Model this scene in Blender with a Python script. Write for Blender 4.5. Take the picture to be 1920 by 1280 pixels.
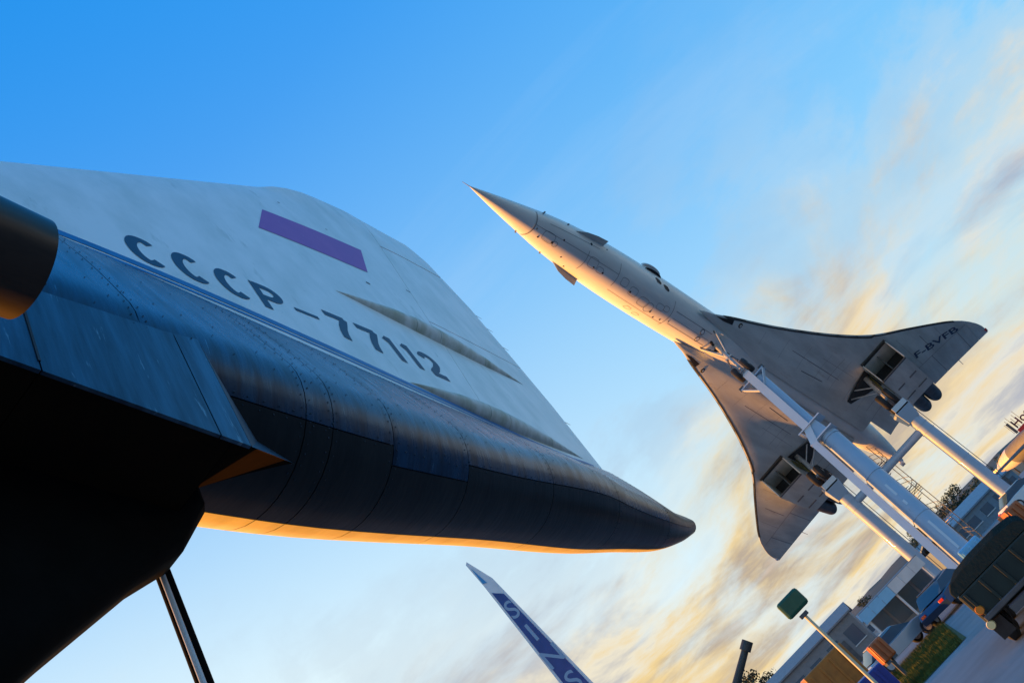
import bpy, bmesh, math, random
from mathutils import Vector, Matrix
random.seed(7)
for o in list(bpy.data.objects): bpy.data.objects.remove(o)
scene = bpy.context.scene
PI = math.pi
EYE = 2.5                                   # eye height above the yard

# ------------------------------------------------------------------ camera
# rolled, upward looking camera: image axes expressed in the world (X right, Y ahead, Z up)
CAM_X = Vector((0.690904, 0.313013, -0.651670))
CAM_Y = Vector((0.722946, -0.299140, 0.622787))
CAM_Z = -Vector((0.0, 0.901409, 0.432968))
cam_d = bpy.data.cameras.new('camera')
cam = bpy.data.objects.new('camera', cam_d)
scene.collection.objects.link(cam)
cam.matrix_world = Matrix(((CAM_X.x, CAM_Y.x, CAM_Z.x, 0), (CAM_X.y, CAM_Y.y, CAM_Z.y, 0),
                           (CAM_X.z, CAM_Y.z, CAM_Z.z, EYE), (0, 0, 0, 1)))
cam_d.sensor_width = 36.0
cam_d.lens = 36.0 * 1728 / 1920
cam_d.clip_start = 0.05
cam_d.clip_end = 20000
scene.camera = cam

# ------------------------------------------------------------------ light
SUN_EL = math.radians(1.7)
SUN_BETA = math.radians(11.0)                # sun to the left of the viewer
SUN_DIR = Vector((-math.cos(SUN_BETA) * math.cos(SUN_EL), math.sin(SUN_BETA) * math.cos(SUN_EL), math.sin(SUN_EL)))
SKY_STRENGTH = 0.12
EXPOSURE = 1.0
SKYK = SKY_STRENGTH * 2 ** EXPOSURE

scene.view_settings.view_transform = 'Standard'
scene.view_settings.look = 'None'
scene.view_settings.exposure = EXPOSURE
scene.view_settings.gamma = 1.0
scene.view_settings.use_curve_mapping = False
scene.render.engine = 'CYCLES'

sun_d = bpy.data.lights.new('sun', 'SUN')
sun_d.energy = 5.0
sun_d.angle = math.radians(0.6)
sun_d.color = (1.0, 0.38, 0.05)
sun = bpy.data.objects.new('sun', sun_d)
scene.collection.objects.link(sun)
sun.rotation_euler = (-SUN_DIR).to_track_quat('-Z', 'Y').to_euler()

world = bpy.data.worlds.new('World')
scene.world = world
world.use_nodes = True


def build_world():
    nt = world.node_tree
    nt.nodes.clear()
    N = nt.nodes.new
    L = nt.links.new
    out = N('ShaderNodeOutputWorld')
    bg = N('ShaderNodeBackground')
    bg.inputs['Strength'].default_value = SKY_STRENGTH
    L(bg.outputs[0], out.inputs[0])
    sky = N('ShaderNodeTexSky')
    sky.sky_type = 'NISHITA'
    sky.sun_disc = False
    sky.sun_elevation = SUN_EL
    # sky sun_rotation is measured clockwise from +Y
    sky.sun_rotation = math.atan2(SUN_DIR.x, SUN_DIR.y)
    sky.altitude = 150
    sky.air_density = 1.0
    sky.dust_density = 0.6
    sky.ozone_density = 2.5
    tc = N('ShaderNodeTexCoord')
    sep = N('ShaderNodeSeparateXYZ')
    L(tc.outputs['Generated'], sep.inputs[0])

    def math_(op, a, b=None, c=None, clamp=False):
        n = N('ShaderNodeMath')
        n.operation = op
        n.use_clamp = clamp
        for i, v in enumerate((a, b, c)):
            if v is None:
                continue
            if isinstance(v, (int, float)):
                n.inputs[i].default_value = v
            else:
                L(v, n.inputs[i])
        return n.outputs[0]

    def ramp(fac, stops, interp='EASE'):
        r = N('ShaderNodeValToRGB')
        r.color_ramp.interpolation = interp
        e = r.color_ramp.elements
        while len(e) < len(stops):
            e.new(0.5)
        for el, (p, c) in zip(e, stops):
            el.position = p
            el.color = (*c, 1) if len(c) == 3 else c
        L(fac, r.inputs[0])
        return r.outputs[0]

    def mix(fac, a, b, blend='MIX'):
        m = N('ShaderNodeMix')
        m.data_type = 'RGBA'
        m.blend_type = blend
        if isinstance(fac, (int, float)):
            m.inputs[0].default_value = fac
        else:
            L(fac, m.inputs[0])
        for i, v in ((6, a), (7, b)):
            if isinstance(v, tuple):
                m.inputs[i].default_value = (*v, 1)
            else:
                L(v, m.inputs[i])
        return m.outputs[2]

    hs = N('ShaderNodeHueSaturation')
    hs.inputs['Saturation'].default_value = 1.25
    hs.inputs['Value'].default_value = SKY_GAIN
    L(sky.outputs[0], hs.inputs['Color'])
    base = hs.outputs[0]
    z = math_('MAXIMUM', sep.outputs[2], 0.0)
    # clear-air colour by height above the horizon (same all round), blended with the physical sky
    k = 1.0 / SKYK
    air = ramp(z, [(0.0, (0.66 * k, 0.68 * k, 0.62 * k)), (0.12, (0.46 * k, 0.76 * k, 0.90 * k)), (0.28, (0.16 * k, 0.60 * k, 1.04 * k)),
                   (0.48, (0.05 * k, 0.45 * k, 1.00 * k)), (0.72, (0.012 * k, 0.33 * k, 0.94 * k)), (1.0, (0.006 * k, 0.28 * k, 0.88 * k))], 'LINEAR')
    base = mix(0.92, base, air)
    # pale air low on the sunward side
    dotn = N('ShaderNodeVectorMath')
    dotn.operation = 'DOT_PRODUCT'
    L(tc.outputs['Generated'], dotn.inputs[0])
    dotn.inputs[1].default_value = tuple(SUN_DIR)
    sd = math_('MULTIPLY_ADD', dotn.outputs['Value'], 0.5, 0.5)
    glow = math_('MULTIPLY', math_('POWER', sd, 2.4), math_('POWER', math_('SUBTRACT', 1.0, z), 2.2))
    base = mix(math_('MULTIPLY', glow, 4.2, clamp=True), base, (0.76 * k, 0.93 * k, 1.00 * k))
    # cloud sheet: directions projected on a layer so streaks run down to the horizon
    den = math_('ADD', z, 0.28)
    px = math_('DIVIDE', sep.outputs[0], den)
    py = math_('DIVIDE', sep.outputs[1], den)
    cmb = N('ShaderNodeCombineXYZ')
    L(px, cmb.inputs[0])
    L(py, cmb.inputs[1])

    def noise(scale, detail, rough, sx, sy, off, dist=0.0, rot=12):
        mp = N('ShaderNodeMapping')
        mp.inputs['Scale'].default_value = (sx, sy, 1)
        mp.inputs['Location'].default_value = off
        mp.inputs['Rotation'].default_value = (0, 0, math.radians(rot))
        L(cmb.outputs[0], mp.inputs[0])
        n = N('ShaderNodeTexNoise')
        n.inputs['Scale'].default_value = scale
        n.inputs['Detail'].default_value = detail
        n.inputs['Roughness'].default_value = rough
        n.inputs['Distortion'].default_value = dist
        L(mp.outputs[0], n.inputs['Vector'])
        return n.outputs['Fac']

    n1 = noise(1.25, 9, 0.58, 1.0, 0.8, CLOUD_A, 0.6)
    n2 = noise(0.95, 7, 0.58, 0.8, 1.2, CLOUD_B, 0.6)
    n3 = noise(1.5, 9, 0.62, 0.3, 1.6, (1.4, 7.7, 0), 0.8, 35)
    n4 = noise(5.0, 9, 0.66, 0.8, 1.2, (5.2, 2.2, 0), 0.6)
    low = ramp(z, [(0.0, (1, 1, 1)), (0.09, (0.94,) * 3), (0.17, (0.60,) * 3), (0.25, (0.20,) * 3), (0.36, (0.02,) * 3), (0.6, (0, 0, 0))], 'LINEAR')
    dens = math_('MULTIPLY_ADD', low, 0.80, math_('MULTIPLY_ADD', n1, 2.1, -1.15))
    dens = math_('ADD', dens, math_('MULTIPLY_ADD', n4, 0.36, -0.18))
    dens = ramp(math_('MAXIMUM', dens, 0.0), [(0.0, (0, 0, 0)), (0.18, (0.22,) * 3), (0.55, (0.96,) * 3), (1.0, (1, 1, 1))])
    dens = math_('MULTIPLY', dens, ramp(z, [(0.0, (1, 1, 1)), (0.26, (1, 1, 1)), (0.42, (0.35,) * 3), (0.55, (0, 0, 0))], 'LINEAR'))
    lav = (0.36 * k, 0.38 * k, 0.47 * k)
    tan_ = (0.50 * k, 0.40 * k, 0.30 * k)
    grey = (0.58 * k, 0.56 * k, 0.54 * k)
    cream = (0.88 * k, 0.80 * k, 0.62 * k)
    gold = (0.90 * k, 0.66 * k, 0.30 * k)
    peach = (0.84 * k, 0.60 * k, 0.44 * k)
    cf = math_('ADD', n2, math_('MULTIPLY_ADD', n4, 0.14, -0.07))
    ccol = ramp(cf, [(0.33, lav), (0.41, grey), (0.46, cream), (0.51, gold), (0.59, tan_), (0.68, peach)], 'LINEAR')
    # away from the sun the lit colours turn paler
    pale = ramp(cf, [(0.33, (0.34 * k, 0.42 * k, 0.60 * k)), (0.42, (0.60 * k, 0.62 * k, 0.66 * k)), (0.50, (0.86 * k, 0.80 * k, 0.70 * k)), (0.62, (0.84 * k, 0.72 * k, 0.58 * k)), (0.72, (0.82 * k, 0.62 * k, 0.50 * k))], 'LINEAR')
    ccol = mix(math_('MULTIPLY_ADD', sd, 3.2, -0.75, clamp=True), pale, ccol)
    base = mix(dens, base, ccol)
    # thin high wisps
    wis = math_('MULTIPLY', math_('MAXIMUM', math_('MULTIPLY_ADD', n3, 2.6, -1.38), 0.0), 0.6, clamp=True)
    wis = math_('MULTIPLY', wis, ramp(z, [(0.0, (1, 1, 1)), (0.35, (0.6,) * 3), (0.55, (0.3,) * 3), (0.85, (0, 0, 0))], 'LINEAR'))
    base = mix(wis, base, (0.66 * k, 0.80 * k, 0.94 * k))
    L(base, bg.inputs[0])


SKY_GAIN = 2.0
CLOUD_A = (7.3, 2.9, 0)
CLOUD_B = (2.4, 6.2, 0)
build_world()

# ------------------------------------------------------------------ materials
MAT = {}


def material(name, col, rough=0.5, metal=0.0, var=0.0, scale=3.0, stretch=(1, 1, 1), bump=0.0, var2=None, rnd=0.0,
             coat=0.0, emit=None, spec=0.5, detail=6):
    m = bpy.data.materials.new(name)
    m.use_nodes = True
    nt = m.node_tree
    b = nt.nodes['Principled BSDF']
    b.inputs['Roughness'].default_value = rough
    b.inputs['Metallic'].default_value = metal
    b.inputs['Specular IOR Level'].default_value = spec
    b.inputs['Coat Weight'].default_value = coat
    b.inputs['Base Color'].default_value = (*col, 1)
    L = nt.links.new
    tc = nt.nodes.new('ShaderNodeTexCoord')
    mp = nt.nodes.new('ShaderNodeMapping')
    mp.inputs['Scale'].default_value = stretch
    L(tc.outputs['Object'], mp.inputs[0])
    n = nt.nodes.new('ShaderNodeTexNoise')
    n.inputs['Scale'].default_value = scale
    n.inputs['Detail'].default_value = detail
    n.inputs['Roughness'].default_value = 0.62
    L(mp.outputs[0], n.inputs['Vector'])
    cr = nt.nodes.new('ShaderNodeValToRGB')
    dark = var2 if var2 else tuple(c * (1 - var) for c in col)
    cr.color_ramp.elements[0].position = 0.34
    cr.color_ramp.elements[0].color = (*dark, 1)
    cr.color_ramp.elements[1].position = 0.62
    cr.color_ramp.elements[1].color = (*col, 1)
    L(n.outputs['Fac'], cr.inputs[0])
    colo = cr.outputs[0]
    if rnd:
        oi = nt.nodes.new('ShaderNodeObjectInfo')
        mr = nt.nodes.new('ShaderNodeMapRange')
        mr.inputs['To Min'].default_value = 1 - rnd
        mr.inputs['To Max'].default_value = 1 + rnd
        L(oi.outputs['Random'], mr.inputs['Value'])
        mx = nt.nodes.new('ShaderNodeVectorMath')
        mx.operation = 'SCALE'
        L(colo, mx.inputs[0])
        L(mr.outputs[0], mx.inputs['Scale'])
        colo = mx.outputs[0]
    L(colo, b.inputs['Base Color'])
    rr = nt.nodes.new('ShaderNodeMapRange')
    rr.inputs['To Min'].default_value = min(1, rough + 0.12)
    rr.inputs['To Max'].default_value = max(0.02, rough - 0.08)
    L(n.outputs['Fac'], rr.inputs['Value'])
    L(rr.outputs[0], b.inputs['Roughness'])
    if bump:
        n2 = nt.nodes.new('ShaderNodeTexNoise')
        n2.inputs['Scale'].default_value = scale * 4
        n2.inputs['Detail'].default_value = 5
        L(mp.outputs[0], n2.inputs['Vector'])
        bm_ = nt.nodes.new('ShaderNodeBump')
        bm_.inputs['Strength'].default_value = bump
        bm_.inputs['Distance'].default_value = 0.05
        L(n2.outputs['Fac'], bm_.inputs['Height'])
        L(bm_.outputs[0], b.inputs['Normal'])
    if emit:
        b.inputs['Emission Color'].default_value = (*emit[0], 1)
        b.inputs['Emission Strength'].default_value = emit[1]
    MAT[name] = m
    return m


material('jet_white', (0.80, 0.81, 0.75), 0.42, var=0.2, scale=0.5, stretch=(0.35, 1.5, 1.5), coat=0.1)
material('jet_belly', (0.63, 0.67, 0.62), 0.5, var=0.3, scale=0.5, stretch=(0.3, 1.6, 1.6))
material('jet_edge', (0.05, 0.055, 0.05), 0.6, var=0.3)
material('seam_grey', (0.16, 0.16, 0.17), 0.7)
material('near_black', (0.012, 0.013, 0.014), 0.6, var=0.3)
material('bay_dark', (0.035, 0.04, 0.04), 0.8, var=0.4, scale=2)
material('duct_dark', (0.10, 0.105, 0.10), 0.6, var=0.4, scale=1.5)
material('nozzle_metal', (0.07, 0.07, 0.075), 0.42, metal=0.5, var=0.5, scale=2)
material('gear_steel', (0.55, 0.57, 0.58), 0.35, metal=0.3, var=0.2, scale=4)
material('gear_olive', (0.20, 0.19, 0.06), 0.6, var=0.3, scale=4)
material('rubber', (0.022, 0.023, 0.025), 0.75, var=0.3, scale=5)
material('hub_metal', (0.45, 0.46, 0.47), 0.4, metal=0.6, var=0.2)
material('navy_paint', (0.012, 0.025, 0.08), 0.45, var=0.15)
material('red_lens', (0.55, 0.03, 0.02), 0.25)
material('lamp_glass', (0.72, 0.76, 0.76), 0.12, metal=0.2)
material('window_dark', (0.02, 0.025, 0.03), 0.55, spec=0.2)
material('tu_white', (0.88, 0.90, 0.86), 0.42, scale=1.3, stretch=(1.2, 1, 0.6), var2=(0.70, 0.76, 0.72), bump=0.04, coat=0.12)
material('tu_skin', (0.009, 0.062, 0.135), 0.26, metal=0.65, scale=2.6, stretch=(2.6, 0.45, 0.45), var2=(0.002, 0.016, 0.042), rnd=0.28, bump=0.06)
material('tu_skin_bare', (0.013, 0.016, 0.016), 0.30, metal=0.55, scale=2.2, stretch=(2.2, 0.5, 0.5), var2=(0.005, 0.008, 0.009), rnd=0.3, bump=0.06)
material('tu_skin_sunlit', (0.74, 0.60, 0.10), 0.45, metal=0.1, scale=2.2, stretch=(2.2, 0.5, 0.5), var=0.2)  # low orange sun on the starboard flank put into the skin colour
material('tu_core', (0.02, 0.022, 0.025), 0.8)
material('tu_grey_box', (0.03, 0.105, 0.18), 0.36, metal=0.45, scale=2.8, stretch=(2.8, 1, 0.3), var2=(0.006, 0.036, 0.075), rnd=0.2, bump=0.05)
material('tu_belly_shade', (0.016, 0.011, 0.007), 0.85, spec=0.0, metal=0.0, scale=1.2, var2=(0.01, 0.008, 0.006))  # shade under the keel put into the colour, a brownish near black
material('tu_nozzle', (0.05, 0.035, 0.026), 0.34, metal=0.5, scale=3, stretch=(0.4, 2, 2), var2=(0.018, 0.014, 0.012))
material('stripe_blue', (0.006, 0.15, 0.42), 0.4, var=0.2)
material('stripe_white', (0.78, 0.8, 0.8), 0.4, var=0.1)
material('letter_blue', (0.006, 0.032, 0.08), 0.5, scale=5, var2=(0.012, 0.055, 0.12))
material('flag_red_bluelit', (0.31, 0.06, 0.36), 0.5, scale=2.0, var2=(0.36, 0.10, 0.40))  # red flag with the blue light on it mixed into its colour
material('fairing_moss', (0.72, 0.76, 0.72), 0.6, scale=1.8, stretch=(1.5, 1, 1), var2=(0.42, 0.46, 0.36), bump=0.1)
material('rivet', (0.012, 0.03, 0.05), 0.5, metal=0.5)
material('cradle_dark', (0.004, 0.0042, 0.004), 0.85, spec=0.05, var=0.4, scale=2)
material('pillar_paint', (0.36, 0.45, 0.55), 0.45, var=0.10, scale=0.6, coat=0.2)
material('pillar_light', (0.58, 0.63, 0.66), 0.45, var=0.08, scale=0.7, coat=0.2)
material('steel_dark', (0.10, 0.11, 0.12), 0.5, metal=0.4, var=0.3)


def specks(name, scale, stretch, thr, col):
    """small dark scratches and spots mixed over a paint"""
    nt = MAT[name].node_tree
    L = nt.links.new
    b = nt.nodes['Principled BSDF']
    src = b.inputs['Base Color'].links[0].from_socket
    tc = nt.nodes.new('ShaderNodeTexCoord')
    mp = nt.nodes.new('ShaderNodeMapping')
    mp.inputs['Scale'].default_value = stretch
    mp.inputs['Rotation'].default_value = (0, 0.5, 0)
    L(tc.outputs['Object'], mp.inputs[0])
    n = nt.nodes.new('ShaderNodeTexNoise')
    n.inputs['Scale'].default_value = scale
    n.inputs['Detail'].default_value = 4
    n.inputs['Roughness'].default_value = 0.7
    L(mp.outputs[0], n.inputs['Vector'])
    r = nt.nodes.new('ShaderNodeValToRGB')
    r.color_ramp.elements[0].position = thr
    r.color_ramp.elements[0].color = (0, 0, 0, 1)
    r.color_ramp.elements[1].position = thr + 0.06
    r.color_ramp.elements[1].color = (1, 1, 1, 1)
    L(n.outputs['Fac'], r.inputs[0])
    mx = nt.nodes.new('ShaderNodeMix')
    mx.data_type = 'RGBA'
    L(r.outputs[0], mx.inputs[0])
    L(src, mx.inputs[6])
    mx.inputs[7].default_value = (*col, 1)
    L(mx.outputs[2], b.inputs['Base Color'])


specks('tu_white', 5.0, (1.0, 1.0, 0.35), 0.70, (0.36, 0.44, 0.42))
specks('tu_skin', 4.0, (3.0, 0.35, 0.35), 0.66, (0.08, 0.18, 0.27))
specks('tu_grey_box', 4.0, (2.5, 0.5, 0.4), 0.64, (0.13, 0.22, 0.28))
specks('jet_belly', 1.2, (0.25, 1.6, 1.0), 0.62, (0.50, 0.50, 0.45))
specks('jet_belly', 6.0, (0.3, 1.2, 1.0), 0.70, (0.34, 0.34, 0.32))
specks('jet_white', 5.0, (0.3, 1.2, 1.2), 0.71, (0.42, 0.42, 0.38))
specks('pillar_paint', 3.0, (1.0, 1.0, 0.15), 0.66, (0.22, 0.26, 0.30))
specks('tu_white', 2.2, (0.9, 1.0, 0.25), 0.64, (0.66, 0.71, 0.66))
specks('flag_red_bluelit', 6.0, (1.0, 1.0, 0.4), 0.66, (0.42, 0.22, 0.46))
specks('letter_blue', 9.0, (1.0, 1.0, 0.5), 0.72, (0.06, 0.14, 0.2))

# ------------------------------------------------------------------ mesh helpers
C = scene.collection


def obj(name, verts, faces, mat, parent=None, smooth=False, mats=None, fmat=None):
    me = bpy.data.meshes.new(name)
    me.from_pydata([tuple(v) for v in verts], [], faces)
    me.materials.append(MAT[mat])
    if mats:
        for mm in mats:
            me.materials.append(MAT[mm])
        for p, i in zip(me.polygons, fmat):
            p.material_index = i
    if smooth is True:
        me.polygons.foreach_set('use_smooth', [True] * len(me.polygons))
    elif smooth:
        me.polygons.foreach_set('use_smooth', [True] * len(me.polygons))
        me.set_sharp_from_angle(angle=math.radians(smooth))
    me.update()
    o = bpy.data.objects.new(name, me)
    C.objects.link(o)
    if parent is not None:
        o.parent = parent
    return o


def fix_normals(o):
    bm = bmesh.new()
    bm.from_mesh(o.data)
    bmesh.ops.recalc_face_normals(bm, faces=bm.faces)
    bm.to_mesh(o.data)
    bm.free()
    return o


def empty(name, loc=(0, 0, 0), rz=0.0):
    o = bpy.data.objects.new(name, None)
    o.empty_display_size = 0.3
    C.objects.link(o)
    o.location = loc
    o.rotation_euler = (0, 0, rz)
    return o


def tag(o, label, cat, group=None, kind=None):
    o['label'] = label
    if cat:
        o['category'] = cat
    if group:
        o['group'] = group
    if kind:
        o['kind'] = kind
    return o


def structure(o, label=None):
    o['kind'] = 'structure'
    if label:
        o['label'] = label
    return o


class MB:
    """collects simple shapes into one mesh"""

    def __init__(self):
        self.v = []
        self.f = []

    def add(self, v, f):
        n = len(self.v)
        self.v += [Vector(p) for p in v]
        self.f += [tuple(i + n for i in q) for q in f]
        return self

    def box(self, c, s, rot=None, bev=0.0):
        c = Vector(c)
        hx, hy, hz = (k / 2 for k in s)
        if bev > 0:
            bm = bmesh.new()
            bmesh.ops.create_cube(bm, size=1)
            for vv in bm.verts:
                vv.co = Vector((vv.co.x * s[0], vv.co.y * s[1], vv.co.z * s[2]))
            bmesh.ops.bevel(bm, geom=list(bm.edges), offset=bev, segments=2, affect='EDGES', profile=0.5)
            bm.verts.index_update()
            vs = [vv.co.copy() for vv in bm.verts]
            fs = [tuple(vv.index for vv in ff.verts) for ff in bm.faces]
            bm.free()
        else:
            vs = [Vector((sx * hx, sy * hy, sz * hz)) for sx in (-1, 1) for sy in (-1, 1) for sz in (-1, 1)]
            fs = [(0, 1, 3, 2), (4, 6, 7, 5), (0, 4, 5, 1), (2, 3, 7, 6), (0, 2, 6, 4), (1, 5, 7, 3)]
        if rot is not None:
            vs = [rot @ p for p in vs]
        return self.add([p + c for p in vs], fs)

    def tube(self, a, b, r0, r1=None, n=14, caps=True):
        a, b = Vector(a), Vector(b)
        r1 = r0 if r1 is None else r1
        d = (b - a).normalized()
        q = Vector((0, 0, 1)) if abs(d.z) < 0.9 else Vector((1, 0, 0))
        e1 = d.cross(q).normalized()
        e2 = d.cross(e1)
        vs = []
        for p, r in ((a, r0), (b, r1)):
            for i in range(n):
                t = 2 * PI * i / n
                vs.append(p + e1 * (r * math.cos(t)) + e2 * (r * math.sin(t)))
        fs = [(i, (i + 1) % n, n + (i + 1) % n, n + i) for i in range(n)]
        if caps:
            fs += [tuple(range(n - 1, -1, -1)), tuple(range(n, 2 * n))]
        return self.add(vs, fs)

    def beam(self, a, b, w, h, upv=(0, 0, 1)):
        a, b = Vector(a), Vector(b)
        d = (b - a).normalized()
        e1 = d.cross(Vector(upv)).normalized()
        e2 = e1.cross(d)
        vs = []
        for p in (a, b):
            for s, t in ((-1, -1), (1, -1), (1, 1), (-1, 1)):
                vs.append(p + e1 * (s * w / 2) + e2 * (t * h / 2))
        return self.add(vs, [(0, 1, 5, 4), (1, 2, 6, 5), (2, 3, 7, 6), (3, 0, 4, 7), (3, 2, 1, 0), (4, 5, 6, 7)])

    def loft(self, rings, close=True, cap0=True, cap1=True):
        n = len(rings[0])
        vs = [p for r in rings for p in r]
        fs = []
        m = n if close else n - 1
        for k in range(len(rings) - 1):
            for i in range(m):
                j = (i + 1) % n
                fs.append((k * n + i, k * n + j, (k + 1) * n + j, (k + 1) * n + i))
        if cap0:
            fs.append(tuple(range(n - 1, -1, -1)))
        if cap1:
            b = (len(rings) - 1) * n
            fs.append(tuple(range(b, b + n)))
        return self.add(vs, fs)

    def prism(self, poly, ext):
        """polygon (3d points) pushed along ext"""
        ext = Vector(ext)
        a = [Vector(p) for p in poly]
        n = len(a)
        fs = [tuple(range(n - 1, -1, -1)), tuple(range(n, 2 * n))]
        fs += [(i, (i + 1) % n, n + (i + 1) % n, n + i) for i in range(n)]
        return self.add(a + [p + ext for p in a], fs)

    def lathe(self, prof, centre, axis='x', n=20):
        """prof: (along, radius) pairs, open surface"""
        c = Vector(centre)
        rings = []
        for t, r in prof:
            ring = []
            for i in range(n):
                a = 2 * PI * i / n
                u, v = r * math.cos(a), r * math.sin(a)
                ring.append(c + Vector({'x': (t, u, v), 'y': (u, t, v), 'z': (u, v, t)}[axis]))
            rings.append(ring)
        return self.loft(rings, cap0=False, cap1=False)

    def build(self, name, mat, parent=None, smooth=False):
        return fix_normals(obj(name, self.v, self.f, mat, parent, smooth))


def interp(tab, x):
    if x <= tab[0][0]:
        return list(tab[0][1:])
    for a, b in zip(tab, tab[1:]):
        if x <= b[0]:
            t = (x - a[0]) / (b[0] - a[0])
            return [p + (q - p) * t for p, q in zip(a[1:], b[1:])]
    return list(tab[-1][1:])


def smooth_interp(tab, x):
    """Catmull-Rom through a table of rows (x, v...)"""
    n = len(tab)
    if x <= tab[0][0]:
        return list(tab[0][1:])
    if x >= tab[-1][0]:
        return list(tab[-1][1:])
    for i in range(n - 1):
        if x <= tab[i + 1][0]:
            break
    p1, p2 = tab[i], tab[i + 1]
    p0 = tab[max(0, i - 1)]
    p3 = tab[min(n - 1, i + 2)]
    h = p2[0] - p1[0]
    t = (x - p1[0]) / h
    out = []
    for k in range(1, len(p1)):
        m1 = (p2[k] - p0[k]) / max(1e-6, p2[0] - p0[0]) * h
        m2 = (p3[k] - p1[k]) / max(1e-6, p3[0] - p1[0]) * h
        out.append((2 * t ** 3 - 3 * t ** 2 + 1) * p1[k] + (t ** 3 - 2 * t ** 2 + t) * m1 + (-2 * t ** 3 + 3 * t ** 2) * p2[k] + (t ** 3 - t ** 2) * m2)
    return out


def text_mesh(s, size, bold=0.0):
    """flat text mesh points in its own xy plane"""
    cu = bpy.data.curves.new('lettering', 'FONT')
    cu.body = s
    cu.size = size
    cu.offset = bold
    cu.resolution_u = 4
    t = bpy.data.objects.new('lettering', cu)
    C.objects.link(t)
    dg = bpy.context.evaluated_depsgraph_get()
    me = bpy.data.meshes.new_from_object(t.evaluated_get(dg))
    vs = [v.co.copy() for v in me.vertices]
    fs = [tuple(p.vertices) for p in me.polygons]
    bpy.data.objects.remove(t)
    bpy.data.meshes.remove(me)
    bpy.data.curves.remove(cu)
    return vs, fs


def copy_tree(o, parent=None):
    c = o.copy()
    C.objects.link(c)
    c.parent = parent
    for ch in list(o.children):
        copy_tree(ch, c)
    return c


def frame_matrix(R, t):
    m = Matrix([(*R[0], t[0]), (*R[1], t[1]), (*R[2], t[2]), (0, 0, 0, 1)])
    return m


# ------------------------------------------------------------------ setting
material('yard_concrete', (0.24, 0.25, 0.26), 0.8, scale=0.25, var2=(0.15, 0.165, 0.175), bump=0.15)
material('field', (0.075, 0.09, 0.05), 0.95, scale=0.02, var2=(0.045, 0.065, 0.035))
material('lawn_soil', (0.07, 0.085, 0.02), 0.95, scale=0.8, var2=(0.045, 0.055, 0.012))
material('hill_green_haze', (0.07, 0.085, 0.075), 0.95, scale=0.01, var2=(0.045, 0.06, 0.05))  # hill green with a little bluish distance haze put into the colour
o = obj('ground', [(-9000, -9000, 0), (9000, -9000, 0), (9000, 12000, 0), (-9000, 12000, 0)], [(0, 1, 2, 3)], 'field')
structure(o, 'flat fields reaching to the horizon')
o = obj('yard_pavement', [(-140, -60, .02), (140, -60, .02), (140, 175, .02), (-140, 175, .02)], [(0, 1, 2, 3)], 'yard_concrete')
structure(o, 'pale concrete museum yard under both airliners')
# low wooded hills far off
for k, (dist, hgt, seed) in enumerate(((1500, 22, 1), (2600, 42, 2))):
    rnd = random.Random(seed)
    ph = [rnd.uniform(0, 6.3) for _ in range(6)]
    vs, fs = [], []
    n = 160
    for i in range(n + 1):
        az = D_ = math.radians(-75 + 150 * i / n)
        hh = hgt * (0.62 + 0.2 * math.sin(az * 5 + ph[0]) + 0.12 * math.sin(az * 13 + ph[1]) + 0.05 * math.sin(az * 41 + ph[2])) + rnd.uniform(0, 2.0)
        for d, z in ((dist - 420, -1), (dist - 160, hh * 0.55), (dist, hh), (dist + 300, hh * 0.7), (dist + 600, -1)):
            vs.append((math.sin(az) * d, math.cos(az) * d, z))
    for i in range(n):
        for j in range(4):
            a = i * 5 + j
            fs.append((a, a + 5, a + 6, a + 1))
    o = fix_normals(obj('hills', vs, fs, 'hill_green_haze', smooth=True))
    structure(o, 'low wooded hills along the horizon')

# ------------------------------------------------------------------ the near airliner: tail of a swept delta jet
TU_R = ((0.178442, -0.982017, 0.061648), (0.949393, 0.188296, 0.251393), (-0.258481, 0.013669, 0.965920))
TU_O = Vector((8.0, 3.8, 7.2))              # local origin, metres from the viewer along tail / starboard / up
_R = Matrix(TU_R)
tu = empty('supersonic_airliner')
tu.matrix_world = frame_matrix(TU_R, (_R @ TU_O) + Vector((0, 0, EYE)))
tag(tu, 'white and grey supersonic airliner whose tall tail fin reads CCCP-77112', 'airplane')


def lt(x, y, z):
    return Vector((x, y, z)) - TU_O


YC = 3.8
# body section: a round keel (radius, centre height) with flat flanks running up to the fin root (half width, height)
TF = [(-16.0, 1.2, 6.0, 0.9, 8.44), (-6.0, 1.05, 6.05, 0.6, 8.54), (0.0, 0.92, 6.15, 0.32, 8.56), (3.0, 0.87, 6.24, 0.3, 8.49), (4.7, 0.85, 6.3, 0.3, 8.42), (5.9, 0.82, 6.37, 0.3, 8.36), (7.1, 0.78, 6.5, 0.3, 8.3), (9.0, 0.72, 6.75, 0.3, 8.22), (11.5, 0.695, 7.09, 0.22, 8.311), (13.0, 0.551, 7.216, 0.15, 8.481), (14.6, 0.428, 7.392, 0.1, 8.698), (15.9, 0.255, 7.625, 0.1, 8.127), (16.8, 0.164, 7.9, 0.07, 8.113), (16.909, 0.118, 7.902, 0.026, 8.044), (16.969, 0.066, 7.902, 0.012, 7.981), (16.999, 0.007, 7.903, 0.004, 7.911)]


def tf(x):
    return smooth_interp(TF, x)


AF = math.radians(78)


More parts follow.
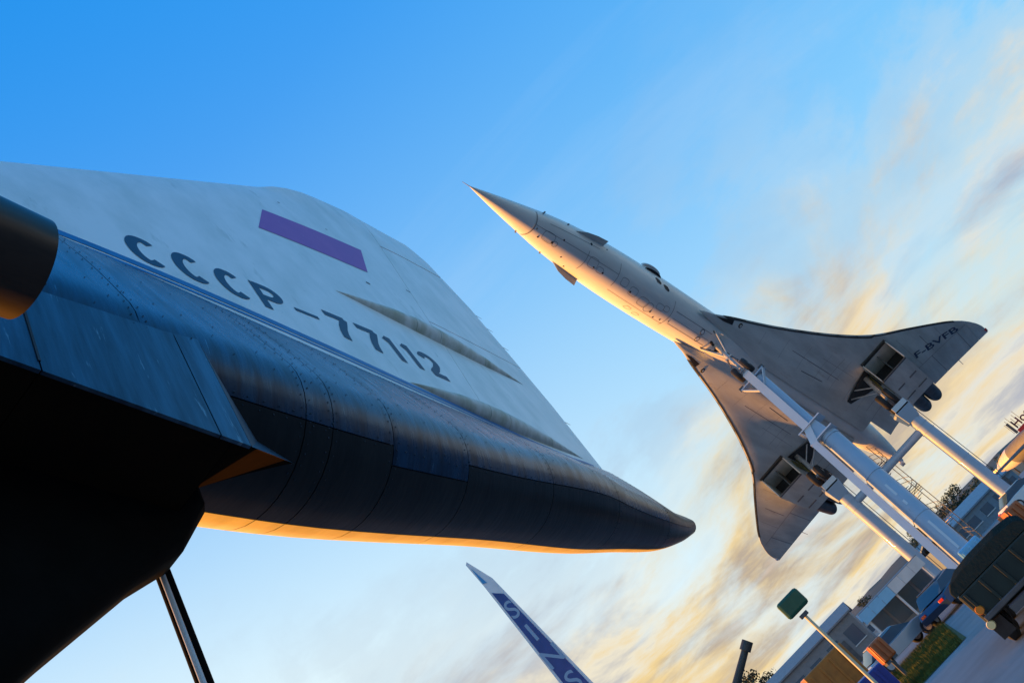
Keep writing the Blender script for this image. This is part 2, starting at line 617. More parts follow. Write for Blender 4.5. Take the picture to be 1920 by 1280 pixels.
def fus_pt(x, th, off=0.0):
    """th from the top, towards port (left side, -y); flank up to AF, then round the keel"""
    r, zc, h, zt = tf(x)
    side = -1
    if th > PI:
        th = 2 * PI - th
        side = 1
    al = math.atan2(h, zt - zc)
    tau = al + math.acos(min(0.999, r / math.hypot(h, zt - zc)))
    if th < AF:
        t = th / AF
        nx, nz = math.sin(tau), math.cos(tau)
        bul = 0.035 * math.sin(PI * t) * min(1, r)
        px = h + (r * nx - h) * t + nx * (off + bul)
        pz = zt + (zc + r * nz - zt) * t + nz * (off + bul)
    else:
        a = tau + (PI - tau) * (th - AF) / (PI - AF)
        px = (r + off) * math.sin(a)
        pz = zc + (r + off) * math.cos(a)
    return lt(x, YC + side * px, pz)


# inner body, seen only in the joints between skin panels
m = MB()
rings = []
xs = [-16, -12, -8, -4, -1.5] + [0 + 0.75 * i for i in range(21)] + [15.6, 16.0, 16.4, 16.8, 16.9]
m.loft([[fus_pt(x, 2 * PI * k / 40, -0.022) for k in range(40)] for x in xs])
fuselage = m.build('fuselage', 'tu_core', tu, smooth=True)


def skin_patch(x0, x1, a0, a1, mat, name='skin_panel', gap=0.006, nx=None, na=None):
    r = tf((x0 + x1) / 2)[0]
    ga = gap / max(r, 0.2)
    nx = nx or max(2, int((x1 - x0) / 0.35))
    na = na or max(3, int((a1 - a0) / math.radians(9)))
    vs = []
    for off in (0.0, -0.03):
        for i in range(nx + 1):
            x = x0 + gap + (x1 - x0 - 2 * gap) * i / nx
            for j in range(na + 1):
                a = a0 + ga + (a1 - a0 - 2 * ga) * j / na
                vs.append(fus_pt(x, a, off))
    w = na + 1
    n = (nx + 1) * w
    fs = []
    for i in range(nx):
        for j in range(na):
            q = (i * w + j, i * w + j + 1, (i + 1) * w + j + 1, (i + 1) * w + j)
            fs.append(q)
            fs.append(tuple(k + n for k in reversed(q)))
    rim = [i * w for i in range(nx + 1)] + [nx * w + j for j in range(1, w)] + [i * w + na for i in range(nx - 1, -1, -1)] + [j for j in range(na - 1, 0, -1)]
    for p, q in zip(rim, rim[1:] + rim[:1]):
        fs.append((p, q, q + n, p + n))
    o = obj(name, vs, fs, mat, fuselage, smooth=35)
    return fix_normals(o)


D2 = math.radians
stations = [-16, -10, -5, -1.2, 1.3, 3.55, 5.25, 5.6, 6.5, 7.9, 9.95, 12.1, 14.45]
for i, (x0, x1) in enumerate(zip(stations, stations[1:])):
    sp = D2(128) if i != 8 else D2(142)
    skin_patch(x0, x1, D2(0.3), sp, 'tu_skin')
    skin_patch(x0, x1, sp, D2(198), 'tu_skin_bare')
    skin_patch(x0, x1, D2(198), D2(359.7), 'tu_skin_sunlit')
# tail cone
for a0, a1, mt in ((D2(0.3), D2(128), 'tu_skin_bare'), (D2(128), D2(198), 'tu_skin_bare'), (D2(198), D2(359.7), 'tu_skin_sunlit')):
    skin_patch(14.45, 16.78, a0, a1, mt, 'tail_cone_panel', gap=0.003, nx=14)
m = MB()
m.loft([[fus_pt(x, 2 * PI * k / 40, 0) for k in range(40)] for x in (16.78, 16.82, 16.86, 16.9, 16.93, 16.955, 16.975, 16.99, 16.999)])
o = m.build('tail_tip', 'tu_skin_bare', tu, smooth=True)
o['label'] = 'dark rounded tip of the tail cone'

# rivet heads along the panel joints of the port side
m = MB()


def rivet(p, nrm, r=0.013):
    e1 = nrm.cross(Vector((1, 0, 0.2))).normalized()
    e2 = nrm.cross(e1)
    vs = [p + nrm * 0.003 + (e1 * math.cos(t) + e2 * math.sin(t)) * r for t in [2 * PI * i / 6 for i in range(6)]] + [p + nrm * 0.009]
    m.add(vs, [(i, (i + 1) % 6, 6) for i in range(6)])


def riv(x, a):
    p = fus_pt(x, a)
    n = (fus_pt(x, a, 0.1) - p).normalized()
    rivet(p, n, random.uniform(0.007, 0.011))


for x in stations[3:]:
    for side in (-0.055, 0.055):
        a = D2(5)
        while a < D2(170):
            riv(x + side + random.uniform(-.004, .004), a)
            a += D2(random.choice((6, 6, 7, 9)))
for (a, st) in ((D2(125), 0.16), (D2(131), 0.16), (D2(6), 0.2), (D2(40), 0.34), (D2(70), 0.30), (D2(98), 0.42), (D2(84), 0.5)):
    x = 0.6
    while x < 13.8:
        if random.random() > 0.12:
            riv(x, a + random.uniform(-.01, .01))
        x += st * random.uniform(0.9, 1.15)
o = m.build('rivets', 'rivet', fuselage)
o['kind'] = 'stuff'

# --- fin
TOPC = [(9.14, 15.14), (9.7, 15.56), (10.5, 16.02), (11.3, 16.42), (12.1, 16.78), (12.9, 17.02), (13.7, 17.17), (14.35, 17.15)]
TEC = [(7.0, 14.5), (8.9, 14.62), (10.9, 14.9), (12.7, 15.02), (14.8, 15.10), (15.9, 14.92), (16.6, 14.86), (17.0, 14.55), (17.15, 14.35)]


def x_le(z):
    if z <= 15.14:
        return 3.57 + (z - 10.46) / 0.84
    return interp([(b, a) for a, b in TOPC], z)[0]


def x_te(z):
    return interp(TEC, z)[0]


def x_hi(z):
    return 11.4 + (z - 11.7) * 0.235


FT = [(0, .02), (.04, .3), (.1, .58), (.25, .9), (.4, 1.0), (.6, .95), (.8, .55), (1.0, .045)]


def half(x, z):
    zz = min(z, 15.1)
    a, b = x_le(zz), x_te(zz)
    u = min(1, max(0, (x - a) / (b - a)))
    hz = 0.30 - 0.18 * max(0, min(1, (z - 8.6) / 8.0))
    if z > 15.14:
        hz *= max(0.12, min(1.0, (17.3 - z) / 1.4))
    return hz * smooth_interp(FT, u)[0]


def fin_piece(name, rows, parent, mat='tu_white', nu=26):
    """rows: ((xa, za), (xb, zb)) from bottom to top"""
    vs = []
    for s in (-1, 1):
        for (xa, za), (xb, zb) in rows:
            for i in range(nu + 1):
                u = i / nu
                x = xa + (xb - xa) * u
                z = za + (zb - za) * u
                vs.append(lt(x, YC + s * half(x, z), z))
    w = nu + 1
    n = len(rows) * w
    fs = []
    for k in range(len(rows) - 1):
        for i in range(nu):
            q = (k * w + i, k * w + i + 1, (k + 1) * w + i + 1, (k + 1) * w + i)
            fs.append(q)
            fs.append(tuple(j + n for j in reversed(q)))
    R_ = len(rows)
    rim = [k * w for k in range(R_)] + [(R_ - 1) * w + i for i in range(1, w)] + [k * w + nu for k in range(R_ - 2, -1, -1)] + [i for i in range(nu - 1, 0, -1)]
    for p, q in zip(rim, rim[1:] + rim[:1]):
        fs.append((p, q, q + n, p + n))
    return fix_normals(obj(name, vs, fs, mat, parent, smooth=35))


zr = [7.5 + 0.3 * i for i in range(26)] + [15.14, 15.4, 15.7, 16.0, 16.25, 16.45, 16.62, 16.75, 16.83]
fin = fin_piece('tail_fin', [((x_le(z), z), (x_hi(z) - 0.008, z)) for z in zr], tu, nu=34)


def g1(x): return 11.72 + (x - 11.4) * 0.165
def g2(x): return 15.10 + (x - 12.2) * 0.30


def span_rows(lo, hi, n):
    """rows between two sloped lines, hinge to trailing edge"""
    out = []
    for k in range(n + 1):
        t = k / n
        za = lo[0] + (hi[0] - lo[0]) * t
        zb = lo[1] + (hi[1] - lo[1]) * t
        out.append(((x_hi(za) + 0.008, za), (x_te(zb), zb)))
    return out


def line_ends(g, d):
    xh = 11.4 if g is g1 else 12.2
    return (g(xh) + d, g(14.95) + d)


fin_piece('lower_rudder', span_rows((7.9, 8.3), line_ends(g1, -0.018), 12), tu, nu=14)
fin_piece('upper_rudder', span_rows(line_ends(g1, 0.018), line_ends(g2, -0.03), 12), tu, nu=14)
tip_rows = span_rows(line_ends(g2, 0.03), (16.84, 17.12), 8)
fin_piece('fin_tip', tip_rows, tu, nu=14)


def face_y(x, z, off=0.004):
    return YC - half(x, z) - off


def fin_patch(name, pts, faces, mat, off=0.004):
    return obj(name, [lt(x, face_y(x, z, off), z) for x, z in pts], faces, mat, fin)


def fin_ribbon(name, pts, width, mat, off=0.005):
    """stroke of constant width along a polyline on the port face"""
    vs = []
    for i, (x, z) in enumerate(pts):
        a = Vector(pts[max(0, i - 1)])
        b = Vector(pts[min(len(pts) - 1, i + 1)])
        t = (b - a).normalized()
        nn = Vector((-t.y, t.x))
        w = width[i] if isinstance(width, (list, tuple)) else width
        for s in (-0.5, 0.5):
            vs.append((x + nn.x * w * s, z + nn.y * w * s))
    fs = [(2 * i, 2 * i + 1, 2 * i + 3, 2 * i + 2) for i in range(len(pts) - 1)]
    return vs, fs


# cheat stripes where the fin meets the body
def crease(x):
    return tf(x)[3] + 0.064


def stripe(mat, f0, f1):
    xs_ = [1.6 + 0.3 * i for i in range(43)]
    vs, fs = [], []
    for x in xs_:
        k = 1.0 - 0.55 * max(0, (x - 3) / 11)
        c = crease(x)
        for f in (f0, f1):
            z = c + f * k
            vs.append((x, z))
    fs = [(2 * i, 2 * i + 1, 2 * i + 3, 2 * i + 2) for i in range(len(xs_) - 1)]
    fin_patch('cheat_line', vs, fs, mat, 0.005)


stripe('stripe_blue', 0.115, 0.245)
stripe('stripe_blue', 0.010, 0.068)

# registration
def gl(ch):
    """glyph strokes in a unit box: (points, width)"""
    def arc(cx, cy, rx, ry, a0, a1, n=18):
        return [(cx + rx * math.cos(D2(a0 + (a1 - a0) * i / n)), cy + ry * math.sin(D2(a0 + (a1 - a0) * i / n))) for i in range(n + 1)]
    if ch == 'C':
        return [arc(0.46, 0.5, 0.37, 0.425, 48, 312, 26)]
    if ch == 'P':
        return [[(0.12, 0), (0.12, 1.0)], [(0.12, 0.925), (0.5, 0.925)] + arc(0.5, 0.70, 0.36, 0.225, 90, -90, 14)[1:] + [(0.12, 0.475)]]
    if ch == '-':
        return [[(0.0, 0.48), (1.0, 0.48)]]
    if ch == '7':
        return [[(0.02, 0.925), (0.93, 0.925)], [(0.90, 0.96), (0.74, 0.74), (0.55, 0.50), (0.43, 0.28), (0.36, 0.0)]]
    if ch == '1':
        return [[(0.5, 0.0), (0.5, 1.0)], [(0.1, 0.78), (0.5, 0.94)]]
    if ch == '2':
        return [arc(0.46, 0.69, 0.36, 0.24, 170, -28, 18) + [(0.55, 0.36), (0.28, 0.20), (0.16, 0.075)], [(0.08, 0.075), (0.92, 0.075)]]


CAP = 0.64
reg = [('C', 4.55, 4.99), ('C', 5.13, 5.56), ('C', 5.71, 6.15), ('P', 6.29, 6.74), ('-', 6.90, 7.32), ('7', 7.54, 7.99), ('7', 8.16, 8.61),
       ('1', 8.74, 9.00), ('1', 9.14, 9.40), ('2', 9.53, 9.99)]
for ch, xa, xb in reg:
    vs, fs = [], []
    for st in gl(ch):
        pts = []
        for gx, gz in st:
            x = xa + gx * (xb - xa)
            x += 0.08 + (x - 4.55) * 0.021
            z = 8.785 + 0.085 * (x - 4.7) + gz * CAP
            pts.append((x, z))
        w = 0.128 if ch != '-' else 0.075
        if len(pts) > 2:                        # round strokes swell on their sides
            w = [0.110 + 0.034 * abs(math.sin(math.atan2(pts[min(i + 1, len(pts) - 1)][1] - pts[max(i - 1, 0)][1],
                                                          pts[min(i + 1, len(pts) - 1)][0] - pts[max(i - 1, 0)][0]))) for i in range(len(pts))]
        a, b = fin_ribbon('x', pts, w, None)
        n = len(vs)
        vs += a
        fs += [tuple(i + n for i in q) for q in b]
    o = fin_patch('registration_letter', vs, fs, 'letter_blue', 0.006)

# flag
fl = [(7.68, 12.10), (10.36, 12.66), (10.93, 13.92), (8.28, 13.28)]
vs, fs = [], []
for i in range(13):
    for j in range(5):
        u, v = i / 12, j / 4
        a = Vector(fl[0]).lerp(Vector(fl[1]), u)
        b = Vector(fl[3]).lerp(Vector(fl[2]), u)
        vs.append(tuple(a.lerp(b, v)))
for i in range(12):
    for j in range(4):
        fs.append((i * 5 + j, (i + 1) * 5 + j, (i + 1) * 5 + j + 1, i * 5 + j + 1))
o = fin_patch('flag', vs, fs, 'flag_red_bluelit', 0.006)
o['label'] = 'red flag panel high on the fin, coloured purple as in blue light'


# rudder actuator fairings
def fairing(a, b, rmax, seams):
    (xa, za), (xb, zb) = a, b
    prof = [(0, .0), (.05, .22), (.12, .45), (.22, .75), (.34, .97), (.45, 1.0), (.56, .95), (.68, .78), (.8, .52), (.9, .27), (1, .02)]
    cuts = [0] + seams + [1]
    for c0, c1 in zip(cuts, cuts[1:]):
        m = MB()
        rings = []
        n = 18
        for i in range(n + 1):
            u = c0 + 0.0015 + (c1 - c0 - 0.003) * i / n
            r = rmax * smooth_interp(prof, u)[0] * (1 + 0.012 * math.sin(u * 61))
            x = xa + (xb - xa) * u
            z = za + (zb - za) * u
            y0 = YC - half(x, z) + 0.06
            rings.append([lt(x, y0 - (r * 0.75 + 0.06) * math.sin(PI * k / 12), z - r * math.cos(PI * k / 12)) for k in range(13)])
        m.loft(rings, close=False, cap0=True, cap1=True)
        m.build('actuator_fairing', 'fairing_moss', fin, smooth=50)


fairing((8.55, 10.80), (14.05, 11.22), 0.20, [0.33, 0.45, 0.72])
fairing((8.70, 8.50), (13.9, 8.92), 0.20, [0.35, 0.46, 0.74])

# thin static wicks on the trailing edges
for z in (10.45, 13.15, 13.9, 14.45):
    m = MB()
    x = x_te(z)
    m.tube(lt(x - 0.03, YC, z), lt(x + 0.22, YC, z - 0.02), 0.006, 0.003, n=5)
    m.build('static_wick', 'steel_dark', fin)
# small hatch marks and a stain strip on the fin
for (x, z, w, h) in ((9.95, 12.05, .10, .05), (10.1, 14.1, .05, .03), (9.1, 14.35, .05, .04), (11.55, 12.9, .12, .035)):
    fin_patch('access_slot', [(x, z), (x + w, z), (x + w * .9, z - h), (x - w * .1, z - h)], [(0, 1, 2, 3)], 'near_black')

# --- keel box between the engine bays
def kz(x): return 5.05 - 0.107 * (max(x, -1) - 2.31)
HW = 0.853
HS = 0.62
XE = 3.98                                   # starboard end of the keel box
keel = empty('keel_fairing')
keel.parent = tu
for s, hw, kx in ((-1, HW, [-10, -4, 0.4, 2.57, 3.86, 4.12]), (1, HS, [-10, -4, 0.4, 2.57, XE])):
    for x0, x1 in zip(kx, kx[1:]):
        m = MB()
        a, b = x0 + 0.006, x1 - 0.006
        ya, yb = YC + s * hw, YC + s * (hw - 0.03)
        za, zb = kz(a), kz(b)
        m.add([lt(a, ya, za), lt(b, ya, zb), lt(b, ya, 6.35), lt(a, ya, 6.35), lt(a, yb, za), lt(b, yb, zb), lt(b, yb, 6.35), lt(a, yb, 6.35)],
              [(0, 1, 2, 3), (7, 6, 5, 4), (0, 4, 5, 1), (1, 5, 6, 2), (2, 6, 7, 3), (3, 7, 4, 0)])
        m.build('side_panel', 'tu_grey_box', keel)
for x0, x1 in zip([-10, -4, 0.4, 2.57], [-4, 0.4, 2.57, XE]):
    m = MB()
    a, b = x0 + 0.004, x1 - 0.004
    m.add([lt(a, YC - HW + .02, kz(a) + .012), lt(b, YC - HW + .02, kz(b) + .012), lt(b, YC + HS - .02, kz(b) + .012), lt(a, YC + HS - .02, kz(a) + .012),
           lt(a, YC - HW + .02, kz(a) + .05), lt(b, YC - HW + .02, kz(b) + .05), lt(b, YC + HS - .02, kz(b) + .05), lt(a, YC + HS - .02, kz(a) + .05)],
          [(0, 1, 2, 3), (7, 6, 5, 4), (0, 4, 5, 1), (1, 5, 6, 2), (2, 6, 7, 3), (3, 7, 4, 0)])
    m.build('bottom_panel', 'tu_belly_shade', keel)
m = MB()
A0, A1 = lt(XE, YC - HW + .02, kz(XE) + .012), lt(4.124, YC - HW + .004, kz(4.124))
B0 = lt(XE, YC + HS, kz(XE) + .012)
E1, E2 = lt(5.36, YC - 0.31, 5.66), lt(4.32, YC + HS, 5.66)
T0, T1, T2 = lt(XE, YC + HS, 6.3), lt(4.124, YC - HW + .004, 6.3), lt(5.36, YC - 0.1, 6.3)
m.add([A0, A1, B0, E1, E2, T0, T1, T2], [(0, 2, 4), (0, 4, 3), (0, 3, 1), (1, 3, 7), (1, 7, 6), (2, 5, 4), (4, 5, 7), (4, 7, 3)])
ef = m.build('end_fairing', 'tu_belly_shade', keel)
ef.data.materials.append(MAT['tu_grey_box'])
for i in (3, 4):
    ef.data.polygons[i].material_index = 1
# seam plates
m = MB()
m.box(lt(2.57, YC - HW - 0.004, 5.62), (0.018, 0.008, 1.0))
m.build('joint_strip', 'near_black', keel)

# --- engine exhaust hanging outboard of the keel on the port side
yc, zc_, xe, rr = 2.20, 4.72, 2.02, 0.288
m = MB()
m.lathe([(-5, 0.36), (-2.6, 0.35), (-0.9, 0.322), (-0.5, 0.308), (-0.1, rr + 0.004), (0, rr), (0.004, rr - 0.012), (-0.05, rr - 0.03), (-0.6, rr - 0.05), (-1.4, rr - 0.08)], lt(xe, yc, zc_), n=56)
nz = m.build('exhaust_nozzle', 'tu_nozzle', tu, smooth=40)
nz['label'] = 'black exhaust nozzle with its underside glowing in the sunset'
m = MB()
m.lathe([(-1.4, rr - 0.07), (-1.41, 0.0)], lt(xe, yc, zc_), n=32)
m.build('turbine_disc', 'near_black', nz)
m = MB()
m.lathe([(-0.52, 0.3125), (-0.50, 0.3125)], lt(xe, yc, zc_), n=56)
m.build('joint_band', 'near_black', nz)
m = MB()
m.box(lt(-1.6, yc, 5.8), (2.6, 0.16, 1.9))
m.build('nozzle_pylon', 'tu_grey_box', tu)

# --- delta wings reaching forward, outside the photograph's frame
for s in (-1, 1):
    pl = [(0.3, 1.2), (0.2, 9.5), (-1.6, 12.5), (-6, 11.0), (-16, 2.6), (-16, 1.2)]
    m = MB()
    m.prism([lt(x, YC + s * y, 6.75 - 0.02 * y) for x, y in pl], (0, 0, 0.22))
    m.build('delta_wing', 'tu_grey_box', tu)

# --- support under the tail
cradle = empty('tail_support', tuple(_R @ Vector((-4.4, 4.1, -3.7)) + Vector((0, 0, EYE))))
tag(cradle, 'dark slanting steel prop holding up the near airliner from below', 'support')
CI = cradle.matrix_world.inverted() if False else None


def wl(x, y, z):
    """near airliner frame -> prop's local coordinates"""
    return _R @ Vector((x, y, z)) + Vector((0, 0, EYE)) - Vector(cradle.location)


poly = [(4.38, 6.3), (4.38, 5.12), (4.02, 4.62), (3.60, 4.31), (2.87, 3.65), (0.0, 0.9), (-4.4, -3.75), (-5.9, -3.75), (1.3, 3.1), (2.3, 4.25), (2.3, 6.3)]
m = MB()
cx_ = sum(p[0] for p in poly) / len(poly)
rings = []
for y, k in ((3.66, 0.16), (3.72, 0.05), (3.80, 0.0), (4.02, 0.0), (4.10, 0.05), (4.16, 0.16)):
    ring = []
    n = len(poly)
    for i, (x, z) in enumerate(poly):
        px_, pz_ = poly[i - 1]
        qx, qz = poly[(i + 1) % n]
        t = Vector((qx - px_, qz - pz_)).normalized()
        nn = Vector((t.y, -t.x))            # outward for this winding
        ring.append(wl(x + nn.x * k, y, z + nn.y * k))
    rings.append(ring)
m.loft(rings)
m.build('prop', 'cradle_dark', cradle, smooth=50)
m = MB()
m.tube(wl(4.07, 4.1, 4.85), wl(4.20, 4.1, -1.5), 0.058, n=14)
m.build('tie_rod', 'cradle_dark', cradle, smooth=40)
m = MB()
m.tube(wl(4.00, 4.04, 4.70), wl(4.13, 4.04, -1.5), 0.022, n=10)
m.build('cable_pipe', 'pillar_light', cradle, smooth=40)

# ------------------------------------------------------------------ the far airliner: ogival delta, nose towards the viewer
CO_R = ((0.218141, -0.973635, 0.066709), (0.931071, 0.228113, 0.284730), (-0.292440, 0.0, 0.956284))
CO_T = (3.862977, 35.798712, 24.801278 + EYE)
con = empty('supersonic_airliner')
con.matrix_world = frame_matrix(CO_R, CO_T)
tag(con, 'white needle-nosed delta airliner F-BVFB mounted high on pillars, belly in view', 'airplane')
CF = [(0.0, -.65, .015, .015), (0.6, -.62, .12, .12), (1.2, -.58, .22, .23), (2, -.53, .35, .37), (3, -.45, .50, .53), (4.4, -.33, .70, .75), (6, -.2, .92, .98),
      (8, -.08, 1.12, 1.21), (10, 0, 1.26, 1.39), (12, 0, 1.35, 1.53), (14, 0, 1.40, 1.61), (17, 0, 1.44, 1.66), (44, 0, 1.44, 1.66), (48, .05, 1.36, 1.52),
      (52, .12, 1.15, 1.22), (56, .08, .82, .86), (59, -.06, .48, .5), (61, -.22, .20, .22), (61.6, -.28, .03, .03)]


def cfp(x, ph, off=0.0):
    """ph: 0 starboard side, 90 belly, 180 port (degrees)"""
    zc, ry, rz = smooth_interp(CF, x)
    a = math.radians(ph)
    return Vector((x, (ry + off) * math.cos(a), zc - (rz + off) * math.sin(a)))


def cf_loft(name, xs, mat, parent):
    m = MB()
    m.loft([[cfp(x, 360 * k / 48) for k in range(48)] for x in xs])
    return m.build(name, mat, parent, smooth=60)


cbody = cf_loft('fuselage', [4.42 + 0.6 * i for i in range(22)] + [18, 22, 26, 30, 34, 38, 42, 44, 46, 48, 50, 52, 54, 56, 58, 59.5, 60.5, 61.2, 61.6], 'jet_white', con)
cnose = cf_loft('nose_cone', [0, .15, .35, .6, .9, 1.3, 1.8, 2.4, 3.0, 3.7, 4.4], 'jet_white', con)
m = MB()
m.tube((0.03, 0, -.65), (-0.5, 0, -.665), 0.022, 0.010, n=8)
m.build('air_data_probe', 'gear_steel', cnose)


def strip(name, pts, w, mat, parent, off=0.012):
    """thin dark joint along (x, ph) points on the fuselage"""
    vs = []
    P = [cfp(x, ph, off) for x, ph in pts]
    for i, (x, ph) in enumerate(pts):
        t = (P[min(i + 1, len(P) - 1)] - P[max(i - 1, 0)]).normalized()
        nrm = (cfp(x, ph, off + 0.1) - P[i]).normalized()
        s = nrm.cross(t).normalized() * (w / 2)
        vs += [P[i] - s, P[i] + s]
    return obj(name, vs, [(2 * i, 2 * i + 1, 2 * i + 3, 2 * i + 2) for i in range(len(P) - 1)], mat, parent)


def ring_seam(x, a0, a1, w=0.03):
    strip('panel_joint', [(x, a0 + (a1 - a0) * i / 24) for i in range(25)], w, 'seam_grey', cbody)


def line_seam(ph, x0, x1, w=0.03, dphi=0):
    strip('panel_joint', [(x0 + (x1 - x0) * i / 20, ph + dphi * i / 20) for i in range(21)], w, 'seam_grey', cbody)


def hatch(x, ph, L_, W_, rounded=True, w=0.022, mat='seam_grey'):
    """outline of an access hatch"""
    _, ry, rz = smooth_interp(CF, x)
    k = math.degrees(W_ / 2 / ((ry + rz) / 2))
    pts = []
    n = 24
    for i in range(n + 1):
        t = 2 * PI * i / n
        c, s = math.cos(t), math.sin(t)
        if rounded:
            c = math.copysign(abs(c) ** 0.55, c)
            s = math.copysign(abs(s) ** 0.55, s)
        pts.append((x + c * L_ / 2, ph + s * k))
    strip('access_hatch', pts, w, mat, cbody)


def spot(name, x, ph, r, mat, h=0.04):
    p = cfp(x, ph)
    nrm = (cfp(x, ph, 0.1) - p).normalized()
    m = MB()
    m.tube(p - nrm * 0.02, p + nrm * h, r, r * 0.8, n=12)
    return m.build(name, mat, cbody)


ring_seam(4.46, 20, 165, 0.045)
ring_seam(8.6, 60, 120)
ring_seam(11.3, 75, 135, 0.03)
ring_seam(16.9, 55, 128)
line_seam(108, 4.5, 11.3, 0.02)
line_seam(136, 5.4, 9.4, 0.02, 3)
line_seam(62, 11.4, 17, 0.02)
hatch(5.6, 92, 0.85, 0.55)
hatch(6.2, 84, 0.3, 0.3)
hatch(9.2, 98, 0.75, 0.6)
hatch(9.9, 92, 0.5, 0.35)
hatch(12.0, 100, 0.6, 0.5)
hatch(13.0, 92, 0.7, 0.55)
hatch(14.2, 84, 0.9, 0.6)
hatch(14.9, 80, 0.7, 0.7, False)
hatch(15.7, 96, 0.7, 0.4)
hatch(13.9, 48, 0.55, 0.3)
hatch(14.9, 44, 0.5, 0.3)
hatch(16.3, 100, 0.5, 0.35)
for x, ph, r in ((5.05, 72, .06), (6.6, 110, .06), (7.2, 62, .05), (8.7, 140, .085), (10.1, 150, .04), (10.2, 90, .07), (12.8, 88, .08), (15.3, 74, .07),
                 (15.9, 66, .06), (8.05, 40, .06), (9.4, 90, .06), (16.5, 70, .06), (17.2, 78, .05), (6.0, 84, .08)):
    spot('vent', x, ph, r, 'near_black', 0.02)
# blade antennas and probes standing off the nose
for x, ph, h in ((5.0, 172, .16), (6.9, 168, .10), (4.1, 14, .11), (6.4, 16, .09), (4.6, 96, .06)):
    p = cfp(x, ph)
    nrm = (cfp(x, ph, 0.1) - p).normalized()
    m = MB()
    m.beam(p - nrm * .02, p + nrm * h + Vector((0.05, 0, 0)), 0.10, 0.02, upv=(1, 0, 0))
    m.build('blade_antenna', 'seam_grey', cbody)
# side strakes under the cockpit
for s in (1, -1):
    ph = 22 if s == 1 else 158
    base = [cfp(x, ph, -0.02) for x in (7.45, 8.2, 9.0, 9.85)]
    hs = (0.02, 0.26, 0.36, 0.38)
    d = Vector((0, s * 0.94, -0.33))
    vs = []
    for e in (-0.03, 0.03):
        for p in base:
            vs.append(p + Vector((0, 0, e)))
        for p, h in zip(base, hs):
            vs.append(p + d * h + Vector((0, 0, e * 0.5)))
    fs = []
    for k in range(3):
        fs += [(k, k + 1, k + 5, k + 4), (8 + k + 1, 8 + k, 8 + k + 4, 8 + k + 5), (4 + k, 5 + k, 13 + k, 12 + k)]
    fs += [(3, 11, 15, 7), (0, 4, 12, 8)]
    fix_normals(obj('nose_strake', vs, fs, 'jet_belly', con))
# forward door fairing with a hood and two dark panes on the port side
m = MB()
hood = []
for t in range(13):
    a = PI * t / 12
    c = cfp(14.95 - 0.95 * math.cos(a), 178, 0)
    hood.append((c + Vector((0, -0.02, 0)), c + Vector((0, -0.02 - 0.27 * math.sin(a), 0.05))))
rings = [[a, b, b + Vector((0, 0, 0.10)), a + Vector((0, 0, 0.10))] for a, b in hood]
m.loft(rings)
m.build('door_hood', 'jet_white', con)
m = MB()
for t in range(0, 12):
    a, b = PI * t / 12, PI * (t + 1) / 12
    p0 = cfp(14.95 - 0.85 * math.cos(a), 172, 0)
    p1 = cfp(14.95 - 0.85 * math.cos(b), 172, 0)
    o0 = Vector((0, -0.17 * math.sin(a), -0.03))
    o1 = Vector((0, -0.17 * math.sin(b), -0.03))
    m.add([p0, p1, p1 + o1, p0 + o0], [(0, 1, 2, 3)])
m.build('door_opening', 'window_dark', con)
for x, ph in ((15.15, 152), (15.95, 146)):
    vs = [cfp(x + dx, ph + dp, 0.012) for dx, dp in ((-.30, 4), (-.12, 7), (.2, 6), (.32, -2), (.15, -7), (-.2, -5))]
    obj('cabin_window', vs, [tuple(range(6))], 'window_dark', cbody)
# cockpit visor on top (hidden from the photograph's side)
obj('visor_glass', [cfp(x, ph, 0.012) for x in (4.9, 7.2) for ph in (225, 255, 285, 315)], [(i, i + 1, i + 5, i + 4) for i in range(3)], 'window_dark', cbody)

# --- wing
LEY = [(0.4, 27.0), (0.8, 23.0), (1.2, 19.4), (1.45, 20.6), (1.68, 21.5), (2.03, 22.75), (2.36, 24.15), (3.0, 26.75), (3.9, 29.95), (4.95, 33.3), (6.25, 36.8), (7.15, 38.6), (8.6, 40.8),
       (10.4, 43.6), (11.3, 45.1), (12.05, 46.7), (12.6, 48.4), (12.9, 49.9), (12.98, 51.15)]


def le_x(y): return smooth_interp(LEY, y)[0]
def te_x(y): return interp([(0, 52.4), (5, 52.35), (8, 52.1), (11, 51.8), (12.98, 51.5)], y)[0]
def wz(y): return -1.2 - 0.8 * (y / 12.8) ** 2


def root_drop(x, y):
    """the wing root swells down to meet the belly"""
    t = min(1, max(0, (x - 21.5) / 8))
    return 0.33 * t * t * (3 - 2 * t) * math.exp(-(max(0, y - 0.9) / 1.25) ** 2)


def wing_z(x, y, low=True):
    a, b = le_x(y), te_x(y)
    u = min(1, max(0, (x - a) / max(0.05, b - a)))
    t = min(0.42, 0.022 * (b - a)) * math.sqrt(max(0, u)) * (1 - u) * 2.2 + 0.02
    return wz(y) + (-t * 0.55 - root_drop(x, y) if low else t)


YS = [0.45, 0.8, 1.2, 1.35, 1.5, 1.7, 2.0, 2.4, 2.8, 3.3, 3.9, 4.5, 5.2, 6.0, 6.8, 7.6, 8.4, 9.2, 10, 10.8, 11.5, 12.03, 12.05, 12.4, 12.65, 12.8, 12.9, 12.97]
US = [0, .004, .012, .03, .06, .1, .17, .26, .36, .48, .6, .72, .83, 1.0]
CUT = 4.6                                   # elevon chord


def hinge_x(y): return min(te_x(y) - 0.02, 47.4 + 0.0 * y)


